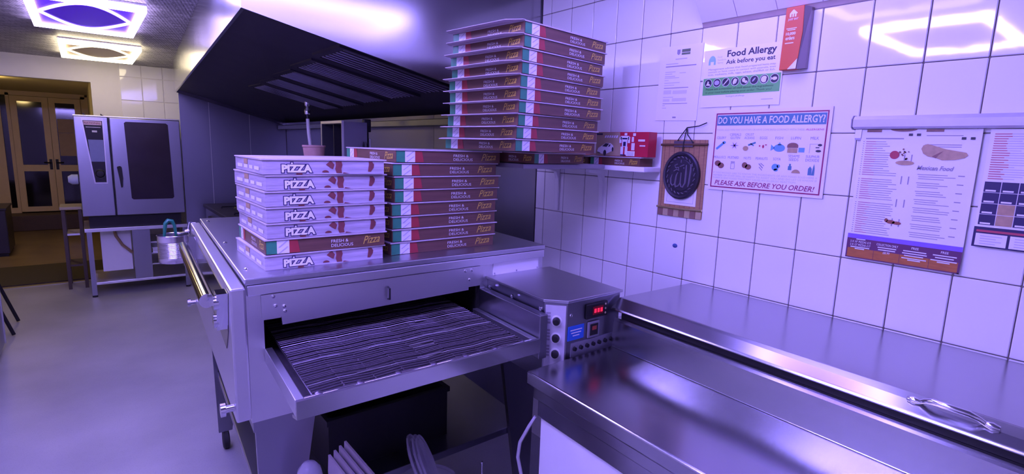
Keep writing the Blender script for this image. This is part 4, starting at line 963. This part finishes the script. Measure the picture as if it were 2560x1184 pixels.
g = G(); g.prism([(0.262, 1.335), (0.285, 1.345), (0.300, 1.335), (0.305, 1.22), (0.296, 1.13), (0.284, 1.125), (0.276, 1.22)], 'y', CBY - .06, CBY - .022, .004); g.box(.268, .298, CBY - .0225, CBY - .0045, 1.29, 1.33)
obj('door_handle', g, BLACK, dd)
g = G(); g.prism([(.012, 1.812), (.188, 1.812), (.180, 1.165), (.072, 1.165)], 'y', CBY - .008, CBY - .0005)
cpn = obj('control_panel', g, mat('light_bezel', (0.55, 0.53, 0.60), 0.35, 0.5), co)
g = G(); g.prism([(.024, 1.785), (.176, 1.785), (.170, 1.18), (.082, 1.18)], 'y', CBY - .0115, CBY - .0085)
obj('panel_glass', g, mat('black_gloss', (0.012, 0.010, 0.018), 0.12), cpn)
Flat(FRONT(0, CBY - .0122, 0)).rect(.030, 1.742, .170, 1.780).build('logo_plate', mat('pale_pink_plate', (0.55, 0.38, 0.44), 0.4), cpn)
Flat(FRONT(0, CBY - .0122, 0), .002).text('RATIONAL', .036, 1.752, .164, 1.770, 0, .02).build('logo', mat('dull_red', (0.20, 0.05, 0.08), 0.4), cpn)
c = Flat(FRONT(0, CBY - .0122, 0)); c.rect(.045, 1.718, .160, 1.724); c.rect(.090, 1.672, .130, 1.690); c.build('panel_print', PALEINK, cpn)
Flat(FRONT(0, CBY - .0122, 0)).poly([(.052, 1.60), (.172, 1.60), (.170, 1.385), (.062, 1.385)]).build('screen', mat('lit_screen', (0.10, 0.10, 0.24), 0.2, 0, 0.1, emit=(0.18, 0.18, 0.55), estr=0.18), cpn)
for o_ in cpn.children:      # flat prints were built in world coordinates
    if o_.name.split('.')[0] in ('logo_plate', 'logo', 'panel_print', 'screen'):
        for v in o_.data.vertices: v.co = Vector(v.co) - Vector((0.4, 7.15, .72))
obj('dial_ring', G().lathe([(.040, 0), (.046, .004), (.046, 0)], T(.124, CBY - .0118, 1.265, math.pi/2), 24), STEEL, cpn)
obj('dial', G().lathe([(0, .024), (.030, .022), (.038, .014), (.040, 0)], T(.124, CBY - .0118, 1.265, math.pi/2), 24), BLACK, cpn, True)
obj('vent_stub', G().lathe([(0, .02), (.05, .02), (.055, 0)], T(.10, 7.2, CBZ1), 16), PAINTW, co, True)
for x in (.03, .17): obj('top_clip', G().prism([(x, CBZ1 + .008), (x + .03, CBZ1 + .008), (x, CBZ1 + .03)], 'y', 6.86, 6.87), BLACK, co)
obj('hose_reel', G().lathe([(0, -.03), (.03, -.03), (.05, .0), (.05, .05), (0, .06)], T(CB0 - .058, 6.95, 1.20, 0, math.pi/2), 14), mat('pale_blue_plastic', (0.45, 0.50, 0.60), 0.4), co, True)
# shelving by the corridor opening
su = thing('side_table', 'dark two-tier side table behind the combi oven near the doorway', 'table', (-0.12, 7.4, 0))
for x in (-0.225, -0.085):
    for y in (7.30, 7.60): obj('leg', G().box(x, x + .03, y, y + .03, 0, .86), mat('dark_wood', (0.07, 0.045, 0.035), 0.5), su)
obj('top', G().box(-0.235, -0.05, 7.28, 7.64, .8605, .89, .004), mat('pale_tan_top', (0.45, 0.38, 0.26), 0.5), su)
obj('shelf', G().box(-0.192, -0.088, 7.29, 7.63, .585, .605), STEEL, su); obj('shelf', G().box(-0.192, -0.088, 7.29, 7.63, .25, .27), mat('dark_wood', (0.07, 0.045, 0.035), 0.5), su)
# left edge: cabinet, cloth, folding stool, far appliance
cbn = thing('steel_cabinet', 'grey steel cabinet end at the left edge of the floor', 'cabinet', (-0.8, 5.4, 0))
obj('body', G().box(-1.05, -0.575, 4.4, 5.44, .06, .60, .004), STEELV, cbn); obj('top', G().box(-1.06, -0.565, 4.39, 5.45, .6005, .63, .004), STEEL, cbn); obj('plinth', G().box(-1.03, -0.60, 4.43, 5.41, 0, .0595), BLACK, cbn); obj('corner_trim', G().box(-0.5745, -0.566, 5.425, 5.445, .06, .60), STEEL, cbn)
g = G(); g.lathe([(0, 0), (.07, 0), (.075, .02), (.06, .05), (.03, .062), (0, .064)], T(-0.66, 5.36, .631), 16)
pk = tag(obj('pink_cloth', g, mat('pink_cloth', (0.62, 0.16, 0.22), 0.8, 0, 0.15, 30, 0.3), None, True), 'bunched pink cloth on the steel cabinet at the left edge', 'cloth')
stl = thing('folding_stool', 'black folding stool with slanted legs behind the steel cabinet', 'stool', (-0.66, 5.95, 0))
for y in (5.80, 6.22):
    obj('leg', G().tube([(-0.555, y, .012), (-0.70, y, .52)], .013, 8), BLACK, stl); obj('leg', G().tube([(-0.92, y, .012), (-0.76, y, .52)], .013, 8), BLACK, stl)
obj('seat', G().box(-0.92, -0.64, 5.78, 6.24, .521, .545, .006), BLACK, stl)
fr_ = thing('dark_chest', 'dark upright appliance in the corridor left of the doors', 'appliance', (-1.1, 9.9, 0))
obj('body', G().box(-1.45, -0.86, 9.7, 10.4, .04, .62, .01), mat('dark_navy_metal', (0.03, 0.025, 0.05), 0.4), fr_); obj('top', G().box(-1.46, -0.85, 9.69, 10.41, .6205, .65, .006), mat('dark_navy_metal', (0.03, 0.025, 0.05), 0.4), fr_); obj('plinth', G().box(-1.43, -0.88, 9.72, 10.38, 0, .0395), BLACK, fr_)

# ================================================================== BEHIND THE OVEN
rg = thing('cooking_range', 'dark steel cooking range against the splashback behind the pizza oven', 'cooker', (1.5, 5.0, 0))
obj('body', G().box(1.02, WX - .02, 4.05, 6.70, .08, .90, .004), STEELV, rg); obj('hob', G().box(1.00, WX - .012, 4.03, 6.72, .9005, .935, .004), GREASY, rg); obj('plinth', G().box(1.06, WX - .05, 4.1, 6.65, 0, .0795), BLACK, rg)
for x in (1.25, 1.65):
    for y in (4.4, 5.0, 5.6, 6.2):
        g = G(); g.tube([(x - .16, y, .953), (x + .16, y, .953)], .008, 6); g.tube([(x, y - .16, .953), (x, y + .16, .953)], .008, 6); g.lathe([(0, .016), (.05, .014), (.06, 0)], T(x, y, .9355), 14)
        for a in (-.16, .16): g.box(x + a - .006, x + a + .006, y - .006, y + .006, .9355, .953); g.box(x - .006, x + .006, y + a - .006, y + a + .006, .9355, .953)
        obj('pan_support', g, BLACK, rg)
for y in (4.4, 4.9, 5.4, 5.9, 6.4): obj('knob', G().lathe([(0, .03), (.016, .028), (.02, 0)], T(1.02, y, .82, 0, -math.pi/2), 14), BLACK, rg)
kb = thing('steel_housing', 'upright open-fronted steel housing behind the right pizza box stack', 'housing', (1.4, 3.4, 0))
HY = 3.20
g = G(); X0, X1, Y1 = 1.234, 1.388, 3.56
g.box(X0, X1, HY, HY + .012, .02, 1.775); g.box(X0, X1, Y1 - .012, Y1, .02, 1.775); g.box(X1 - .012, X1, HY + .012, Y1 - .012, .02, 1.775); g.box(X0, X1 - .012, HY + .012, Y1 - .012, 1.763, 1.775); g.box(X0, X1 - .012, HY + .012, Y1 - .012, .02, .06)
obj('cabinet', g, SPLASH, kb)
obj('inner_liner', G().box(X0 + .02, X1 - .0125, HY + .20, HY + .21, .0605, 1.7625), BLACK, kb)
for x in (1.26, 1.36):
    for y in (HY + .03, Y1 - .04): obj('foot', G().lathe([(0, 0), (.02, 0), (.018, .0195), (0, .0198)], T(x, y, 0), 10), RUBBER, kb)
obj('front_trim', G().box(X0 - .008, X0 + .006, HY - .004, HY - .0005, .05, 1.780), STEEL, kb)
obj('rear_trim', G().box(X0 - .006, X0 - .0005, Y1 - .014, Y1, .05, 1.780), STEEL, kb)
obj('top_trim', G().box(X0 - .006, X0 - .0005, HY, Y1 - .0145, 1.766, 1.780), STEEL, kb)
obj('black_knob', G().lathe([(0, .05), (.022, .048), (.028, .03), (.026, .0)], T(1.325, HY + .004, 1.600, math.pi/2), 16), BLACK, kb, True)
obj('black_lever', G().tube([(1.372, HY - .02, 1.55), (1.372, HY - .02, 1.63), (1.37, HY - .02, 1.66)], [.008, .010, .004], 8), BLACK, kb); obj('lever_mount', G().box(1.362, 1.382, HY - .03, HY + .003, 1.54, 1.555), BLACK, kb)
pp = thing('gas_pipe', 'black vertical pipe running down beside the steel housing', 'pipe', (1.43, 3.3, 0))
obj('pipe', G().tube([(1.432, 3.30, 0.0), (1.432, 3.30, 1.80)], .010, 8), BLACK, pp, True); obj('valve', G().box(1.405, 1.452, 3.28, 3.32, 1.72, 1.80, .006), BLACK, pp); obj('clip', G().tube([(1.448, 3.30, 1.68), (1.452, 3.30, 1.60)], .006, 6), STEEL, pp)
tb = thing('brown_tub', 'brown tapered tub with a pipe above it behind the left pizza boxes', 'tub', (0.865, 2.60, 1.253))
obj('stand', G().lathe([(0, 0), (.055, 0), (.055, .008), (.018, .012), (.018, .262), (.042, .266), (.042, .272), (0, .272)], T(.862, 2.60, 1.2528), 16), GREASY, tb)
obj('tub', G().lathe([(0, 0), (.040, 0), (.050, .098), (.053, .100), (.053, .108), (.047, .108), (.037, .012), (0, .012)], T(.862, 2.60, 1.5252), 28), mat('mottled_brown_clay', (0.28, 0.16, 0.13), 0.6, 0, 0.3, 30), tb, True)
# tin can on the door hinge
cx_, cy2, cz_ = 0.308, 2.965, 1.062
Mx = 0.066
tc_ = thing('tin_can', 'ribbed tin can hooked on the back of the oven side door', 'can', (cx_, cy2, cz_))
prof = [(0, 0.0), (Mx * .97, 0.0), (Mx, .004), (Mx, .022)]
for k in range(13):
    z = .024 + k * .0062; prof += [(Mx - .0022, z), (Mx + .0004, z + .0031)]
prof += [(Mx, .108), (Mx, .128), (Mx + .002, .130), (Mx, .132), (Mx - .002, .130), (Mx - .002, .006), (0, .006)]
obj('can_body', G().lathe(prof, T(cx_, cy2, cz_), 32), mat('ribbed_tin', (0.62, 0.60, 0.60), 0.25, 1.0, 0.05), tc_, True)
obj('wire_hook', G().tube([(cx_ + Mx - .004, cy2, cz_ + .10), (cx_ + Mx - .004, cy2, cz_ + .15), (cx_ + Mx + .004, cy2, cz_ + .186), (cx_ + Mx + .030, cy2, cz_ + .184)], .003, 6), CHROME, tc_)
GRN = mat('green_plastic', (0.006, 0.13, 0.085), 0.35)
tg = thing('tongs', 'green handled tool standing in the tin can', 'tool', (cx_ - .01, cy2, cz_ + .007))
x = cx_ - .012
obj('handle_loop', G().tube([(x - .026, cy2, cz_ + .10), (x - .020, cy2, cz_ + .155), (x - .016, cy2, cz_ + .185), (x - .004, cy2, cz_ + .200), (x + .012, cy2, cz_ + .196), (x + .020, cy2, cz_ + .175), (x + .026, cy2 + .004, cz_ + .11)], [.006, .007, .009, .010, .009, .007, .005], 8), GRN, tg, True)
obj('blade', G().tube([(x - .026, cy2, cz_ + .10), (x - .02, cy2, cz_ + .008)], .004, 6), CHROME, tg)
kn = thing('steel_utensil', 'short steel utensil lying across the rim of the tin can', 'utensil', (cx_ + .03, cy2, cz_ + .1335))
obj('blade', G().hexa([(cx_ + .012, cy2 - .015, cz_ + .1335), (cx_ + .066, cy2 - .02, cz_ + .142), (cx_ + .066, cy2 + .01, cz_ + .142), (cx_ + .012, cy2 + .012, cz_ + .1335)], [(cx_ + .012, cy2 - .015, cz_ + .1365), (cx_ + .066, cy2 - .02, cz_ + .145), (cx_ + .066, cy2 + .01, cz_ + .145), (cx_ + .012, cy2 + .012, cz_ + .1365)]), CHROME, kn)
obj('grip', G().tube([(cx_ + .05, cy2 - .005, cz_ + .1445), (cx_ + .066, cy2 - .01, cz_ + .149)], .006, 8), PAINTW, kn)

# ================================================================== FLOOR LEVEL ITEMS IN FRONT OF THE OVEN STAND
for k in range(4):
    x = 0.535 + .018 * k; ztop = 0.640 + .010 * k
    o_ = obj('cardboard_sheet', G().hexa([(x, 1.30, 0), (x + .007, 1.30, 0), (x + .007, 1.63, 0), (x, 1.63, 0)], [(x + .02, 1.30 + .004*k, ztop), (x + .027, 1.30 + .004*k, ztop), (x + .027, 1.62, ztop), (x + .02, 1.62, ztop)]), CARDEDGE)
    tag(o_, 'flattened pale cardboard sheet standing under the belt, %s of four' % ('leftmost', 'second from the left', 'third from the left', 'rightmost')[k], 'cardboard', 'flattened cardboard sheets standing under the oven belt')
CLEAR = mat('clear_plastic', (0.75, 0.72, 0.85), 0.12, 0, 0.05, alpha=0.35)
pt = thing('plastic_lid_stack', 'clear plastic lids and tubs piled on the floor under the oven belt', 'plastic tubs', (0.85, 1.52, 0))
obj('tub_stack', G().lathe([(0, 0), (.085, 0), (.10, .48), (.104, .482), (.104, .492), (.09, .492)], T(.86, 1.50, 0), 24), CLEAR, pt, True)
LIDP = [(0, 0), (.085, 0), (.092, .006), (.100, .006), (.100, .012), (.09, .012), (.082, .006), (0, .006)]
for dx_ in (0.0, .02, .035): obj('lid', G().lathe(LIDP, T(.815 + dx_, 1.50, .575 - dx_ * .4, 0, 1.15, -.5), 28), CLEAR, pt, True)
p2 = thing('plastic_roll', 'upright roll of clear plastic film beside the cardboard sheets', 'plastic roll', (0.47, 1.55, 0))
obj('roll', G().lathe([(0, .675), (.02, .67), (.034, .652), (.04, .62), (.042, .02), (.042, 0), (0, 0)], T(.475, 1.56, 0), 20), CLEAR, p2, True)
sk = thing('wire_skewer', 'thin steel skewer with a round tip standing under the belt', 'skewer', (1.02, 1.40, 0))
obj('shaft', G().tube([(1.022, 1.40, 0.006), (1.018, 1.40, .553)], .002, 6), CHROME, sk); obj('tip', G().lathe([(0, -.006), (.005, -.003), (.005, .003), (0, .006)], T(1.018, 1.40, .557), 10), CHROME, sk, True); obj('base', G().lathe([(0, .005), (.03, .004), (.032, 0), (0, 0)], T(1.022, 1.40, 0), 14), STEEL, sk)
cord = tag(obj('power_cord', G().tube([(1.105, 1.225, .78), (1.085, 1.235, .745), (1.062, 1.25, .69), (1.055, 1.25, .64), (1.058, 1.235, .59), (1.066, 1.225, .54), (1.075, 1.22, .40), (1.085, 1.23, .15), (1.10, 1.26, .01)], .006, 8), mat('grey_cord', (0.45, 0.43, 0.47), 0.5), None, True), 'pale grey cord curling beside the white front of the prep counter', 'cord')
